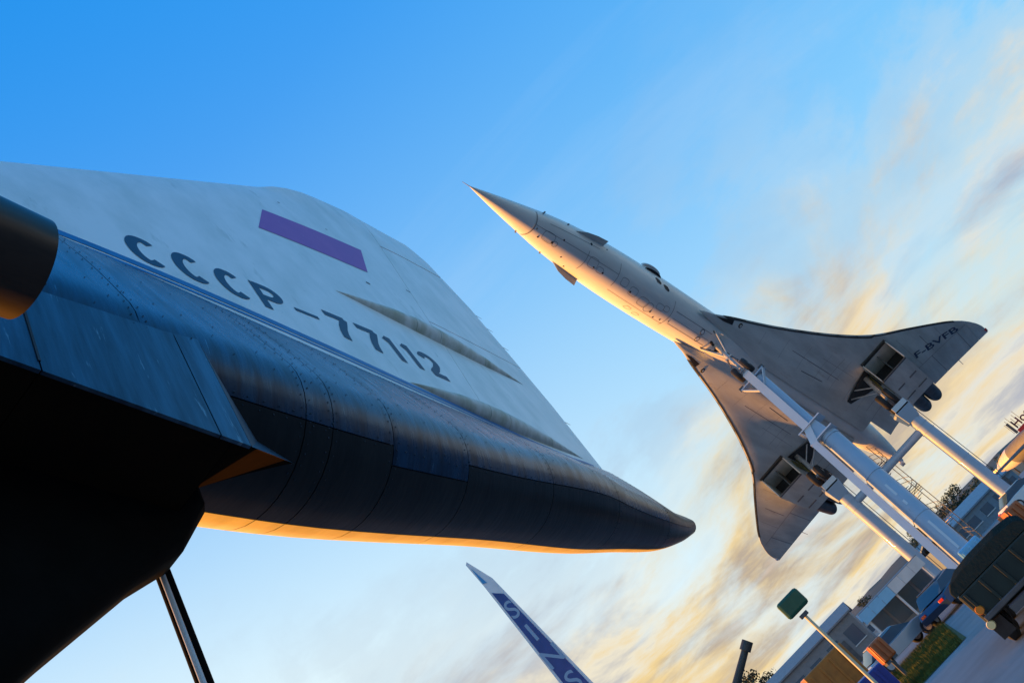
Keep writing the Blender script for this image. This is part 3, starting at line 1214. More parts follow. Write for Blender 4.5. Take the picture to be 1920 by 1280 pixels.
wings = []
for s in (-1, 1):
    # fixed wing back to the elevon line
    m = MB()
    vs, fs = [], []
    for low in (True, False):
        for y in YS:
            a = le_x(y)
            b = max(a + 0.03, min(te_x(y), 47.4))
            if y > 12.04:
                b = te_x(y)
            for u in US:
                x = a + (b - a) * u
                vs.append(Vector((x, s * y, wing_z(x, y, low))))
    w = len(US)
    n = len(YS) * w
    for k in range(len(YS) - 1):
        for i in range(w - 1):
            q = (k * w + i, k * w + i + 1, (k + 1) * w + i + 1, (k + 1) * w + i)
            fs += [q, tuple(j + n for j in reversed(q))]
        e = (k * w + w - 1, (k + 1) * w + w - 1, (k + 1) * w + w - 1 + n, k * w + w - 1 + n)
        fs += [e, (k * w, k * w + n, (k + 1) * w + n, (k + 1) * w)]
    e = (len(YS) - 1) * w
    for i in range(w - 1):
        fs.append((e + i, e + i + 1, e + i + 1 + n, e + i + n))
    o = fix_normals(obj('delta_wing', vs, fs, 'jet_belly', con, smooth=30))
    wings.append(o)
    # elevons
    for y0, y1 in ((1.5, 4.3), (7.1, 8.575), (8.575, 11.175), (11.175, 12.04)):
        vs, fs = [], []
        ny, nx = 4, 6
        for low in (True, False):
            for j in range(ny + 1):
                y = y0 + 0.006 + (y1 - y0 - 0.012) * j / ny
                for i in range(nx + 1):
                    x = 47.405 + (te_x(y) - 47.405) * i / nx
                    vs.append(Vector((x, s * y, wing_z(x, y, low))))
        w2 = nx + 1
        n2 = (ny + 1) * w2
        for j in range(ny):
            for i in range(nx):
                q = (j * w2 + i, j * w2 + i + 1, (j + 1) * w2 + i + 1, (j + 1) * w2 + i)
                fs += [q, tuple(k + n2 for k in reversed(q))]
        rim = [j * w2 for j in range(ny + 1)] + [ny * w2 + i for i in range(1, w2)] + [j * w2 + nx for j in range(ny - 1, -1, -1)] + [i for i in range(nx - 1, 0, -1)]
        for p, q in zip(rim, rim[1:] + rim[:1]):
            fs.append((p, q, q + n2, p + n2))
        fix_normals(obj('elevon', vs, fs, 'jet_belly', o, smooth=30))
    # fixed root piece over the engines
    vs = []
    for low in (True, False):
        for y in (4.33, 7.07):
            for x in (47.406, 49.8, te_x(y)):
                vs.append(Vector((x, s * y, wing_z(x, y, low))))
    fix_normals(obj('engine_bay_roof', vs, [(0, 1, 4, 3), (1, 2, 5, 4), (6, 9, 10, 7), (7, 10, 11, 8), (0, 6, 7, 1), (1, 7, 8, 2), (3, 4, 10, 9), (4, 5, 11, 10), (2, 8, 11, 5), (0, 3, 9, 6)], 'jet_belly', o))
    # dark leading edge boot
    vs, fs = [], []
    ys = [1.75 + 0.2 * i for i in range(50)]
    for y in ys:
        a = le_x(y)
        wd = 0.55 if y < 6.6 else 0.30
        dy = 0.0
        vs += [Vector((a - 0.025, s * (y + 0.02), wz(y) - 0.0)), Vector((a + wd * 0.35, s * y, wing_z(a + wd * .35, y) - 0.012)), Vector((a + wd, s * y, wing_z(a + wd, y) - 0.012))]
    for i in range(len(ys) - 1):
        for j in range(2):
            fs.append((3 * i + j, 3 * i + j + 1, 3 * i + j + 4, 3 * i + j + 3))
    obj('leading_edge_boot', vs, fs, 'jet_edge', o)
    # black block and roundel-like vent at the wing apex
    vs = [Vector((x, s * y, wing_z(x, y) - 0.02)) for x, y in ((21.1, 1.50), (22.0, 1.48), (23.0, 1.60), (22.9, 1.92), (21.9, 1.66))]
    obj('apex_intake', vs, [tuple(range(5))], 'near_black', o)
    m = MB()
    m.tube((23.75, s * 1.86, wing_z(23.75, 1.86) - 0.03), (23.75, s * 1.86, wing_z(23.75, 1.86) + 0.02), 0.17, n=16)
    ap = m.build('apex_vent', 'near_black', o)
    m = MB()
    m.tube((23.75, s * 1.86, wing_z(23.75, 1.86) - 0.05), (23.75, s * 1.86, wing_z(23.75, 1.86) + 0.02), 0.09, n=12)
    m.build('apex_vent_core', 'jet_belly', ap) if False else m.build('vent_core', 'jet_belly', o)
    # dark joints on the underside
    def wseam(x0, y0, x1, y1, w=0.05):
        n = 12
        P = []
        for i in range(n + 1):
            x, y = x0 + (x1 - x0) * i / n, y0 + (y1 - y0) * i / n
            P.append(Vector((x, s * y, wing_z(x, y) - 0.012)))
        t = (P[-1] - P[0]).normalized()
        sd = t.cross(Vector((0, 0, 1))).normalized() * (w / 2)
        vv = []
        for p in P:
            vv += [p - sd, p + sd]
        obj('panel_joint', vv, [(2 * i, 2 * i + 1, 2 * i + 3, 2 * i + 2) for i in range(n)], 'seam_grey', o)
    wseam(30.5, 2.5, 38.5, 2.7, 0.04)
    wseam(33.0, 1.7, 36.5, 1.9, 0.06)
    wseam(37.0, 2.2, 37.0, 4.2, 0.03)
    wseam(45.6, 2.0, 45.6, 4.2, 0.04)
    wseam(43.2, 9.0, 46.8, 9.0, 0.04)
    for q in range(7):
        xx = 26.5 + q * 2.9
        y1_ = 1.6 + (xx - 26.5) * 0.16 + 0.9
        wseam(xx, 1.55, xx, min(y1_, 4.3), 0.018)
    wseam(47.38, 1.5, 47.38, 4.2, 0.05)
    wseam(47.38, 7.15, 47.38, 12.0, 0.05)
    for yy in (8.575, 11.175):
        wseam(47.4, yy, 51.7, yy, 0.04)
    wseam(40.9, 7.6, 47.3, 7.6, 0.018)
    wseam(44.0, 10.2, 47.3, 10.2, 0.018)
    wseam(34.5, 3.3, 40.0, 3.5, 0.018)
    # wing tip light
    m = MB()
    m.box((50.9, s * 12.93, wing_z(50.9, 12.9) - 0.02), (0.5, 0.18, 0.14), bev=0.03)
    if s == -1:
        m.build('tip_light', 'red_lens', o)
    else:
        m.build('tip_light', 'lamp_glass', o)
    m = MB()
    m.tube((51.3, s * 9.8, wz(9.8) - 0.02), (52.9, s * 9.8, wz(9.8) - 0.10), 0.035, 0.02, n=8)
    m.build('fuel_vent', 'gear_steel', o)

# registration under the port wing
P0 = Vector((45.72, -7.62))
P1 = Vector((47.35, -11.40))
wd = (P1 - P0).length
tvs, tfs = text_mesh('F-BVFB', 1.0, 0.018)
x0 = min(v.x for v in tvs)
x1 = max(v.x for v in tvs)
h1 = max(v.y for v in tvs)
# split into letters by position along the line
letters = []
me_faces = list(tfs)
par = list(range(len(tvs)))


def find(i):
    while par[i] != i:
        par[i] = par[par[i]]
        i = par[i]
    return i


for f in me_faces:
    for i in f[1:]:
        par[find(i)] = find(f[0])
groups = {}
for f in me_faces:
    groups.setdefault(find(f[0]), []).append(f)
for g in groups.values():
    idx = sorted({i for f in g for i in f})
    mp = {i: k for k, i in enumerate(idx)}
    vs = []
    for i in idx:
        u = (tvs[i].x - x0) / (x1 - x0)
        v = tvs[i].y / h1
        base = P0.lerp(P1, u)
        x = base.x - 1.05 * v
        y = base.y - 0.12 * v * (1 - u)
        vs.append(Vector((x, y, wing_z(x, abs(y)) - 0.014)))
    obj('registration_letter', vs, [tuple(mp[i] for i in f) for f in g], 'navy_paint', wings[0])

# --- engine nacelles
for s in (-1, 1):
    nac = empty('engine_nacelle')
    nac.parent = con
    yi, yo = 4.55, 7.02
    ym = (yi + yo) / 2
    xf, xr = 40.0, 47.0
    zb, zt = -3.42, -1.62
    def bx(name, x0, x1, y0, y1, z0, z1, mat):
        m = MB()
        m.box(((x0 + x1) / 2, s * (y0 + y1) / 2, (z0 + z1) / 2), (x1 - x0, abs(y1 - y0), z1 - z0))
        return m.build(name, mat, nac)
    # floor with a slightly scalloped lip, drawn up towards the nozzle
    m = MB()
    prof = [(xf + 0.25, zb), (xf + 1.5, zb - 0.03), (44, zb - 0.03), (46.6, zb + 0.02), (47.0, zb + 0.05)]
    rings = []
    for x, z in prof:
        rings.append([Vector((x, s * (yi + 0.02), z)), Vector((x, s * (yo - 0.02), z)), Vector((x, s * (yo - 0.02), z + 0.09)), Vector((x, s * (yi + 0.02), z + 0.09))])
    m.loft(rings)
    m.build('nacelle_floor', 'jet_belly', nac)
    for y0, y1 in ((yi, yi + 0.07), (yo - 0.07, yo)):
        m = MB()
        yy = (y0 + y1) / 2
        outl = [(xf - 0.35, zt), (xf + 0.12, zb + 0.12), (xf + 0.35, zb - 0.015), (46.9, zb + 0.03), (47.0, zb + 0.06), (47.0, -1.25), (xf - 0.2, -1.25)]
        m.prism([(x, s * y0, z) for x, z in outl], (0, s * (y1 - y0), 0))
        m.build('nacelle_side', 'jet_belly', nac)
    bx('splitter_wall', xf + 0.25, 45, ym - 0.03, ym + 0.03, zb + 0.1, -1.3, 'duct_dark')
    m = MB()                                  # intake ramp, hanging down towards the rear
    m.prism([(xf - 0.2, s * (yi + .08), zt), (42.4, s * (yi + .08), zt - 0.30), (44.8, s * (yi + .08), zt - 0.55), (44.8, s * (yi + .08), -1.3), (xf - 0.2, s * (yi + .08), -1.3)], (0, s * (yo - yi - .16), 0))
    m.build('intake_ramp', 'jet_belly', nac)
    bx('floor_lip', xf + 0.1, xf + 0.32, yi + 0.03, yo - 0.03, zb - 0.02, zb + 0.05, 'duct_dark')
    bx('upper_lip', xf - 0.55, xf - 0.15, yi - 0.02, yo + 0.02, zt - 0.03, zt + 0.25, 'jet_edge')
    bx('duct_shade', 41.7, 41.9, yi + .08, yo - .08, zb + 0.1, -1.9, 'near_black')  # black sheet added for the shade deep inside the intake
    for y in (ym - 0.62, ym + 0.62):
        bx('floor_vent', 42.9, 43.1, y - 0.35, y + 0.35, zb - 0.06, zb - 0.031, 'seam_grey')
        bx('floor_vent', 45.3, 45.42, y - 0.45, y + 0.45, zb - 0.06, zb - 0.031, 'seam_grey')
    # secondary nozzles
    for y in (ym - 0.60, ym + 0.60):
        m = MB()
        rings = []
        n = 28
        for x, hw, rr in ((46.98, 0.60, 0.18), (48.2, 0.60, 0.3), (49.6, 0.59, 0.45), (50.6, 0.58, 0.57), (50.6, 0.52, 0.51), (49.2, 0.50, 0.45)):
            ring = []
            zc_ = -2.55 + (x - 47) * 0.03
            for i in range(n):
                t = 2 * PI * i / n
                e = 0.35 + 0.65 * (rr / hw)
                ring.append(Vector((x, s * y + hw * math.copysign(abs(math.cos(t)) ** e, math.cos(t)), zc_ + (hw + 0.22) * math.copysign(abs(math.sin(t)) ** e, math.sin(t)))))
            rings.append(ring)
        m.loft(rings, cap0=True, cap1=False)
        m.build('exhaust_nozzle', 'nozzle_metal', nac, smooth=40)
    # hollow box ahead of the nozzles
    bx('rear_bulkhead', 46.9, 47.02, yi + .08, yo - .08, zb + 0.14, -1.4, 'nozzle_metal')


def wheel(c, r, w, parent):
    m = MB()
    c = Vector(c)
    prof = [(-w / 2, r * .55), (-w / 2, r * .86), (-w * .36, r * .97), (-w * .12, r), (w * .12, r), (w * .36, r * .97), (w / 2, r * .86), (w / 2, r * .55)]
    m.lathe(prof, c, 'y', 24)
    o = m.build('wheel', 'rubber', parent, smooth=50)
    return o


# --- nose gear
ng = empty('nose_gear')
ng.parent = con
NW = Vector((22.05, 0, -4.62))
obj('wheel_bay', [cfp(x, p, 0.016) for x, p in ((21.6, 62), (21.85, 90), (21.6, 118), (22.6, 112), (23.6, 98), (23.6, 82), (22.6, 68))], [tuple(range(7))], 'bay_dark', ng)
for s in (-1, 1):
    wheel(NW + Vector((0, s * 0.40, 0)), 0.52, 0.36, ng)
    m = MB()
    m.tube(NW + Vector((0, s * 0.22, 0)), NW + Vector((0, s * 0.565, 0)), 0.20, n=16)
    m.build('hub', 'hub_metal', ng)
m = MB()
m.tube((22.6, 0, -1.5), (22.2, 0, -3.3), 0.15, n=16)
m.tube((22.2, 0, -3.3), (22.05, 0, -4.62), 0.095, n=14)
m.build('oleo_leg', 'gear_steel', ng, smooth=40)
m = MB()
m.tube((22.2, -0.25, -3.25), (22.2, 0.25, -3.25), 0.11, n=12)
m.build('torque_collar', 'gear_steel', ng, smooth=40)
m = MB()
m.tube(NW + Vector((0, -.6, 0)), NW + Vector((0, .6, 0)), 0.07, n=12)
m.build('axle', 'gear_steel', ng, smooth=40)
for s in (-1, 1):
    m = MB()
    m.tube((21.75, s * 0.72, -1.5), (22.3, s * 0.1, -2.9), 0.065, n=10)
    m.build('drag_brace', 'gear_steel', ng, smooth=40)
    m = MB()
    m.beam((21.95, s * 0.16, -3.4), (21.75, s * 0.30, -4.1), 0.10, 0.05)
    m.build('steering_link', 'steel_dark', ng)
    m = MB()
    m.box((22.7, s * 0.80, -1.72), (1.1, 0.04, 0.34), rot=Matrix.Rotation(s * 0.25, 3, 'X'))
    m.build('bay_door', 'jet_white', ng)
m = MB()
m.tube((22.05, 0, -3.35), (21.62, 0, -3.75), 0.035, n=8)
m.tube((21.62, 0, -3.75), (22.0, 0, -4.35), 0.035, n=8)
m.build('torque_link', 'gear_steel', ng)
m = MB()
m.tube((22.35, -.17, -2.3), (22.05, -.2, -4.2), 0.022, n=6)
m.build('hydraulic_hose', 'near_black', ng)
# forward bay door and landing lamps
for ph in (72, 108):
    strip('panel_joint', [(17.25 + (21.6 - 17.25) * i / 14, ph) for i in range(15)], 0.03, 'seam_grey', cbody)
strip('panel_joint', [(17.25 + (21.6 - 17.25) * i / 14, 90) for i in range(15)], 0.02, 'seam_grey', cbody)
for x, ph in ((20.55, 100), (20.6, 79)):
    o = spot('landing_lamp', x, ph, 0.17, 'lamp_glass', 0.03)
    p = cfp(x, ph)
    nrm = (cfp(x, ph, 0.1) - p).normalized()
    m = MB()
    m.tube(p, p + nrm * 0.022, 0.21, n=18)
    m.build('lamp_rim', 'seam_grey', cbody)

# --- main gear
for s in (-1, 1):
    mg = empty('main_gear')
    mg.parent = con
    Wc = Vector((40.6, s * 3.78, -4.62))
    # open bay inboard of the nacelle
    obj('wheel_bay', [Vector((x, s * y, wing_z(x, y) - 0.02)) for x, y in ((40.5, 4.4), (41.7, 1.75), (42.5, 1.75), (44.6, 4.4))], [(0, 1, 2, 3)], 'bay_dark', mg)
    m = MB()
    m.box((43.4, s * 4.46, -1.95), (4.2, 0.06, 0.75))
    m.build('bay_door', 'gear_olive', mg)
    for dx in (-0.72, 0.72):
        for dy in (-0.36, 0.36):
            w_ = wheel(Wc + Vector((dx, dy, 0)), 0.66, 0.46, mg)
            m = MB()
            m.tube(Wc + Vector((dx, dy - 0.19, 0)), Wc + Vector((dx, dy + 0.19, 0)), 0.31, n=18)
            m.build('hub', 'hub_metal', mg)
        m = MB()
        m.tube(Wc + Vector((dx, -.6, 0)), Wc + Vector((dx, .6, 0)), 0.08, n=10)
        m.build('axle', 'gear_steel', mg)
    m = MB()
    m.beam(Wc + Vector((-.85, 0, 0)), Wc + Vector((.85, 0, 0)), 0.16, 0.22)
    m.build('bogie_beam', 'gear_steel', mg)
    m = MB()
    m.tube((41.6, s * 4.0, -1.4), (40.95, s * 3.85, -3.4), 0.20, n=16)
    m.tube((40.95, s * 3.85, -3.4), (40.62, s * 3.78, -4.6), 0.13, n=14)
    m.build('oleo_leg', 'gear_steel', mg, smooth=40)
    m = MB()
    m.tube((42.1, s * 2.0, -1.5), (40.98, s * 3.7, -3.3), 0.055, n=10)
    m.build('side_brace', 'gear_steel', mg, smooth=40)
    m = MB()
    m.tube((41.5, s * 2.7, -1.5), (41.2, s * 3.75, -2.6), 0.05, n=10)
    m.build('lock_brace', 'gear_steel', mg, smooth=40)
    m = MB()
    m.beam((41.75, s * 4.25, -1.6), (40.85, s * 4.12, -3.9), 0.14, 0.06)
    m.build('fairing_strip', 'gear_olive', mg)
    m = MB()
    m.tube((41.0, s * 4.05, -2.4), (40.7, s * 4.02, -4.3), 0.03, n=6)
    m.build('hydraulic_hose', 'near_black', mg)

# --- fin, tail bumper
m = MB()
rows = []
for z, xa, xb, h in ((1.0, 46.6, 58.5, .28), (2.6, 49.4, 58.8, .22), (4.2, 52.0, 58.9, .16), (5.8, 54.4, 58.7, .11), (7.2, 56.4, 58.3, .05)):
    ring = []
    for i in range(13):
        u = i / 12
        ring.append(Vector((xa + (xb - xa) * u, -h * 2.2 * math.sqrt(u + .001) * (1 - u) - .004, z)))
    for i in range(11, 0, -1):
        u = i / 12
        ring.append(Vector((xa + (xb - xa) * u, h * 2.2 * math.sqrt(u + .001) * (1 - u) + .004, z)))
    rows.append(ring)
m.loft(rows)
m.build('tail_fin', 'jet_white', con, smooth=30)
m = MB()
m.tube((57.2, 0, -.75), (58.0, 0, -1.75), 0.09, n=10)
m.tube((57.9, -.18, -1.78), (57.9, .18, -1.78), 0.2, n=14)
m.build('tail_bumper', 'gear_steel', con)

# ------------------------------------------------------------------ supports of the far airliner
_CR = Matrix(CO_R)


def cw(x, y, z):
    return _CR @ Vector((x, y, z)) + Vector(CO_T)


def foot(p, d):
    return p + d * ((0.02 - p.z) / d.z)


dn = -(_CR @ Vector((0, 0, 1)))
AX = _CR @ Vector((1, 0, 0))
SB = _CR @ Vector((0, 1, 0))
top = cw(22.05, 0, -5.12)
ft = foot(top, dn)
fp = empty('front_pillar', tuple(ft))
tag(fp, 'tall pale blue steel pillar under the nose wheels of the far airliner', 'pillar')


def fl_(p):
    return p - ft


def fpart(name, mat, fn, smooth=False):
    m = MB()
    fn(m)
    return m.build(name, mat, fp, smooth)


mid = top + dn * 5.2
fpart('upper_box', 'pillar_light', lambda m: m.beam(fl_(top - dn * 0.15), fl_(mid), 0.50, 0.42, upv=AX))
fpart('upper_tube', 'pillar_paint', lambda m: m.tube(fl_(top + dn * 0.5 + AX * 0.30 - SB * 0.32), fl_(mid + AX * 0.30 - SB * 0.32), 0.30, n=24), 40)
# wheel cradle: cross plate with two horns
fpart('wheel_cradle', 'pillar_paint', lambda m: m.beam(fl_(top + dn * 0.42 - SB * 0.95 + AX * .1), fl_(top + dn * 0.42 + SB * 0.95 + AX * .1), 0.50, 0.08, upv=dn))
for s in (-1, 1):
    fpart('cradle_brace', 'pillar_light', lambda m: m.beam(fl_(top + dn * 0.45 + SB * 0.9 * s), fl_(top + dn * 1.35 + SB * 0.2 * s), 0.30, 0.05, upv=SB))
    fpart('wheel_chock', 'steel_dark', lambda m: m.box(fl_(top + dn * 0.30 + SB * 0.86 * s), (0.34, 0.14, 0.22)))
for k, off in ((0, 0.0), (1, 0.95)):
    c = mid + dn * (off - 0.1)
    fpart('flange', 'pillar_light', lambda m: m.beam(fl_(c - SB * 1.05 + AX * .2), fl_(c + SB * (0.62) + AX * .2), 0.95, 0.07, upv=dn))
    fpart('flange_web', 'pillar_paint', lambda m: m.beam(fl_(c + dn * 0.05 + SB * .45), fl_(c + dn * 0.75 + SB * .32), 0.45, 0.05, upv=SB))
fpart('joint_block', 'pillar_paint', lambda m: m.beam(fl_(mid - dn * 0.1 + AX * .25 - SB * .2), fl_(mid + dn * 0.9 + AX * .25 - SB * .3), 0.85, 0.75, upv=AX))
tube_top = mid + dn * 0.85 + AX * 0.45 - SB * 0.42
fpart('main_tube', 'pillar_paint', lambda m: m.tube(fl_(tube_top), fl_(foot(tube_top, dn)), 0.53, 0.56, n=36), 40)
bt = mid + SB * 0.28 - AX * 0.12
fpart('knee_box', 'pillar_light', lambda m: m.beam(fl_(mid - dn * .05), fl_(mid + dn * 0.95 + SB * 0.38 - AX * 0.1), 0.44, 0.38, upv=AX))
bb = mid + dn * 0.92 + SB * 0.38 - AX * 0.1
fpart('front_box', 'pillar_light', lambda m: m.beam(fl_(bb), fl_(foot(bb, dn)), 0.40, 0.40, upv=AX))
for d in (4.4, 5.6):
    c = tube_top + dn * d
    fpart('access_plate', 'pillar_light', lambda m: m.beam(fl_(c - SB * .05 - AX * .53), fl_(c + dn * (0.8 if d < 5 else 0.3) - SB * .05 - AX * .533), 0.13, 0.04, upv=AX))
c = tube_top + dn * 7.2
fpart('access_plate', 'pillar_light', lambda m: m.beam(fl_(c - SB * .1 - AX * .545), fl_(c + dn * 1.9 - SB * .1 - AX * .555), 0.13, 0.04, upv=AX))
for d in (0.25, 3.4, 6.6, 9.8):
    c = tube_top + dn * d
    fpart('weld_band', 'pillar_paint', lambda m: m.tube(fl_(c), fl_(c + dn * 0.07), 0.575, n=36), 40)
fpart('base_plate', 'steel_dark', lambda m: m.box(Vector((0.2, 0.3, 0.06)), (3.0, 2.6, 0.16)))

# rear frame: two vertical columns joined by a tube
VD = Vector((0, 0, -1))
wcP = cw(40.6, -3.78, -5.25)
wcS = cw(40.6, 3.78, -5.25)
rc = (wcP + wcS) / 2
rf = empty('rear_support_frame', (rc.x, rc.y, 0.02))
tag(rf, 'pair of round blue-grey columns joined by a tube under the main wheels', 'support')
RL = Vector((rc.x, rc.y, 0.02))
for p in (wcP, wcS):
    m = MB()
    m.tube(p - RL + Vector((0.05, 0, -0.95)), Vector((p.x + 0.05, p.y, 0.02)) - RL, 0.50, 0.52, n=40)
    m.build('column', 'pillar_paint', rf, smooth=40)
    for dz in (2.05, 2.68, 5.6):
        m = MB()
        m.tube(p - RL + Vector((0.05, 0, -dz)), p - RL + Vector((0.05, 0, -dz - 0.06)), 0.54, n=40)
        m.build('weld_band', 'pillar_paint', rf, smooth=40)
    m = MB()
    q = p - RL
    m.loft([[q + Vector((sx * a, sy * b, z)) for sx, sy in ((-1, -1), (1, -1), (1, 1), (-1, 1))] for a, b, z in ((.66, .9, -.35), (.66, .9, -.45), (.50, .50, -1.5))])
    m.build('saddle', 'pillar_paint', rf)
    for s in (-1, 1):
        m = MB()
        m.box(q + Vector((0, s * 0.86, -0.2)), (1.2, 0.08, 0.5))
        m.build('wheel_stop', 'pillar_light', rf)
    m = MB()
    m.tube(q + Vector((0.72, 0.0, -0.6)), Vector((p.x + 0.72, p.y, 0.02)) - RL, 0.025, n=8)
    m.build('lightning_cable', 'steel_dark', rf)
    m = MB()
    m.tube(Vector((p.x, p.y, 0)) - RL, Vector((p.x, p.y, 0.12)) - RL, 0.95, n=32)
    m.build('base_plate', 'steel_dark', rf)
m = MB()
m.tube(wcP - RL + Vector((0, 0, -2.35)), wcS - RL + Vector((0, 0, -2.35)), 0.30, n=28)
m.build('cross_tube', 'pillar_paint', rf, smooth=40)

# spiral stair to the tail door
material('stair_steel', (0.16, 0.165, 0.15), 0.5, metal=0.4, var=0.3)
sx_, sy_, sh = 14.0, 84.6, 10.6
st = empty('spiral_staircase', (sx_, sy_, 0.02))
tag(st, 'thin dark spiral staircase rising behind the columns to the far airliner tail', 'staircase')
m = MB()
m.tube((0, 0, 0), (0, 0, sh + 1), 0.09, n=10)
m.build('centre_pole', 'stair_steel', st)
ns = int(sh / 0.2)
tread = None
for k in range(ns):
    a = k * math.radians(24)
    if tread is None:
        mm = MB()
        mm.prism([(0.08, -0.08, 0), (1.05, -0.24, 0), (1.05, 0.24, 0), (0.08, 0.08, 0)], (0, 0, 0.04))
        tread = mm.build('tread', 'stair_steel', st)
        o = tread
    else:
        o = tread.copy()
        C.objects.link(o)
        o.parent = st
    o.location = (0, 0, 0.2 * (k + 1))
    o.rotation_euler = (0, 0, a)
for hgt in (0.55, 1.0):
    P = [Vector((1.05 * math.cos(t * math.radians(12)), 1.05 * math.sin(t * math.radians(12)), 0.1 * t + 0.2 + hgt)) for t in range(2 * ns)]
    m = MB()
    for a, b in zip(P, P[1:]):
        m.tube(a, b, 0.025, n=5, caps=False)
    m.build('handrail', 'stair_steel', st)
post = None
for k in range(0, ns, 2):
    a = k * math.radians(24)
    if post is None:
        mm = MB()
        mm.tube((1.05, 0, 0), (1.05, 0, 1.0), 0.018, n=6)
        post = mm.build('baluster', 'stair_steel', st)
        o = post
    else:
        o = post.copy()
        C.objects.link(o)
        o.parent = st
    o.location = (0, 0, 0.2 * (k + 1))
    o.rotation_euler = (0, 0, a)
for k in range(4):
    m = MB()
    a = PI / 2 * k + 0.4
    m.tube((1.2 * math.cos(a), 1.2 * math.sin(a), 0), (1.2 * math.cos(a), 1.2 * math.sin(a), sh + 1), 0.035, n=6)
    m.build('corner_post', 'stair_steel', st)

# ------------------------------------------------------------------ things in the museum yard
material('pylon_white', (0.72, 0.76, 0.78), 0.4, var=0.08)
material('pylon_blue', (0.005, 0.06, 0.26), 0.4, var=0.2)
material('pylon_sky', (0.03, 0.30, 0.60), 0.4, var=0.1)
material('pylon_text', (0.26, 0.38, 0.52), 0.5)
material('post_cream', (0.62, 0.55, 0.36), 0.5, var=0.15)
material('sign_green', (0.012, 0.09, 0.045), 0.45, var=0.2)
material('orange_paint', (0.45, 0.15, 0.015), 0.45, var=0.25)
material('orange_red', (0.50, 0.12, 0.03), 0.45, var=0.2)
material('blue_paint', (0.01, 0.03, 0.22), 0.4, var=0.2)
material('light_blue', (0.20, 0.48, 0.68), 0.4, var=0.08)
material('truck_green', (0.007, 0.020, 0.016), 0.55, var=0.3)
material('canvas_green', (0.006, 0.020, 0.017), 0.85, var=0.35, scale=4, bump=0.2)
material('amber', (0.62, 0.20, 0.02), 0.25)
material('cream_lens', (0.75, 0.62, 0.30), 0.25)
material('hall_white', (0.58, 0.62, 0.62), 0.6, var=0.1)
material('hall_grey', (0.22, 0.23, 0.24), 0.7, var=0.15)
material('hall_roof', (0.16, 0.24, 0.30), 0.5, var=0.2)
material('glass_blue', (0.05, 0.10, 0.14), 0.1)
material('hotel_wall', (0.50, 0.46, 0.42), 0.7, var=0.1)
material('sign_red', (0.36, 0.015, 0.02), 0.4, var=0.15)
material('letter_maroon', (0.10, 0.012, 0.03), 0.5)
material('gun_grey', (0.045, 0.05, 0.045), 0.55, var=0.3)
material('leaf_dark', (0.035, 0.06, 0.028), 0.8, var=0.4, scale=1.0, rnd=0.3)
material('leaf_autumn', (0.11, 0.07, 0.025), 0.8, var=0.4, scale=1.0, rnd=0.3)
material('bark', (0.06, 0.05, 0.04), 0.9, var=0.3)
material('grass_blade', (0.10, 0.115, 0.012), 0.85, var=0.45, scale=0.7)
material('cone_white', (0.80, 0.74, 0.66), 0.4, var=0.08)


def at(az, dist, z=0.0):
    a = math.radians(az)
    return Vector((math.sin(a) * dist, math.cos(a) * dist, z))


# --- tall tapered advertising pylon
b = at(-12.0, 42)
py = empty('advertising_pylon', tuple(b), math.radians(12.0))
tag(py, 'slender tapered blue and white pylon with vertical letters beyond the tail cone', 'pylon')
H = 16.0
sec = lambda z: 0.95 - 0.047 * z
m = MB()
m.loft([[Vector((sx * sec(z), sy * 0.22, z)) for sx, sy in ((-1, -1), (1, -1), (1, 1), (-1, 1))] for z in (0, 4, 8, 12, 14.6)] +
       [[Vector((-sec(14.6), -0.2, 15.9)), Vector((-sec(14.6) + 0.12, -0.2, 16.0)), Vector((-sec(14.6) + 0.12, 0.2, 16.0)), Vector((-sec(14.6), 0.2, 15.9))]])
m.build('pylon_body', 'pylon_white', py)
for sgn in (-1, 1):
    m = MB()
    y = sgn * 0.222
    m.prism([(-sec(1) + .16, y, 1.0), (sec(1) - .16, y, 1.0), (sec(14.0) - .10, y, 13.7), (-sec(14.0) + .10, y, 14.1)], (0, sgn * 0.02, 0))
    m.build('blue_panel', 'pylon_blue', py)
    m = MB()
    m.prism([(-sec(14.6) + .03, y, 14.7), (sec(14.6) - .32, y, 14.6), (-sec(14.6) + .08, y, 15.6)], (0, sgn * 0.02, 0))
    m.build('tip_panel', 'pylon_sky', py)
zz = 12.5
for ch in 'SINSHEIM':
    tv, tfc = text_mesh(ch, 1.25, 0.01)
    cx = (min(v.x for v in tv) + max(v.x for v in tv)) / 2
    k = min(1.0, 1.3 * (sec(zz) - 0.17) / max(0.3, (max(v.x for v in tv) - cx)))
    vs = [Vector(((v.x - cx) * min(k, 1.05), -0.247, zz + v.y)) for v in tv]
    obj('pylon_letter', vs, tfc, 'pylon_text', py)
    zz -= 1.35

# --- green sign on a cream post
b = at(0.25, 30)
sg = empty('sign_post', tuple(b))
tag(sg, 'dark green rounded sign box on top of a thin cream post', 'sign')
m = MB()
m.tube((0, 0, 0), (0, 0, 3.6), 0.06, 0.055, n=12)
m.build('post', 'post_cream', sg, smooth=40)
m = MB()
m.box((0, 0, 4.1), (0.82, 0.28, 0.58), bev=0.09)
m.build('sign_box', 'sign_green', sg)
m = MB()
m.box((0, 0, 3.66), (0.3, 0.2, 0.12), bev=0.02)
m.build('bracket', 'steel_dark', sg)

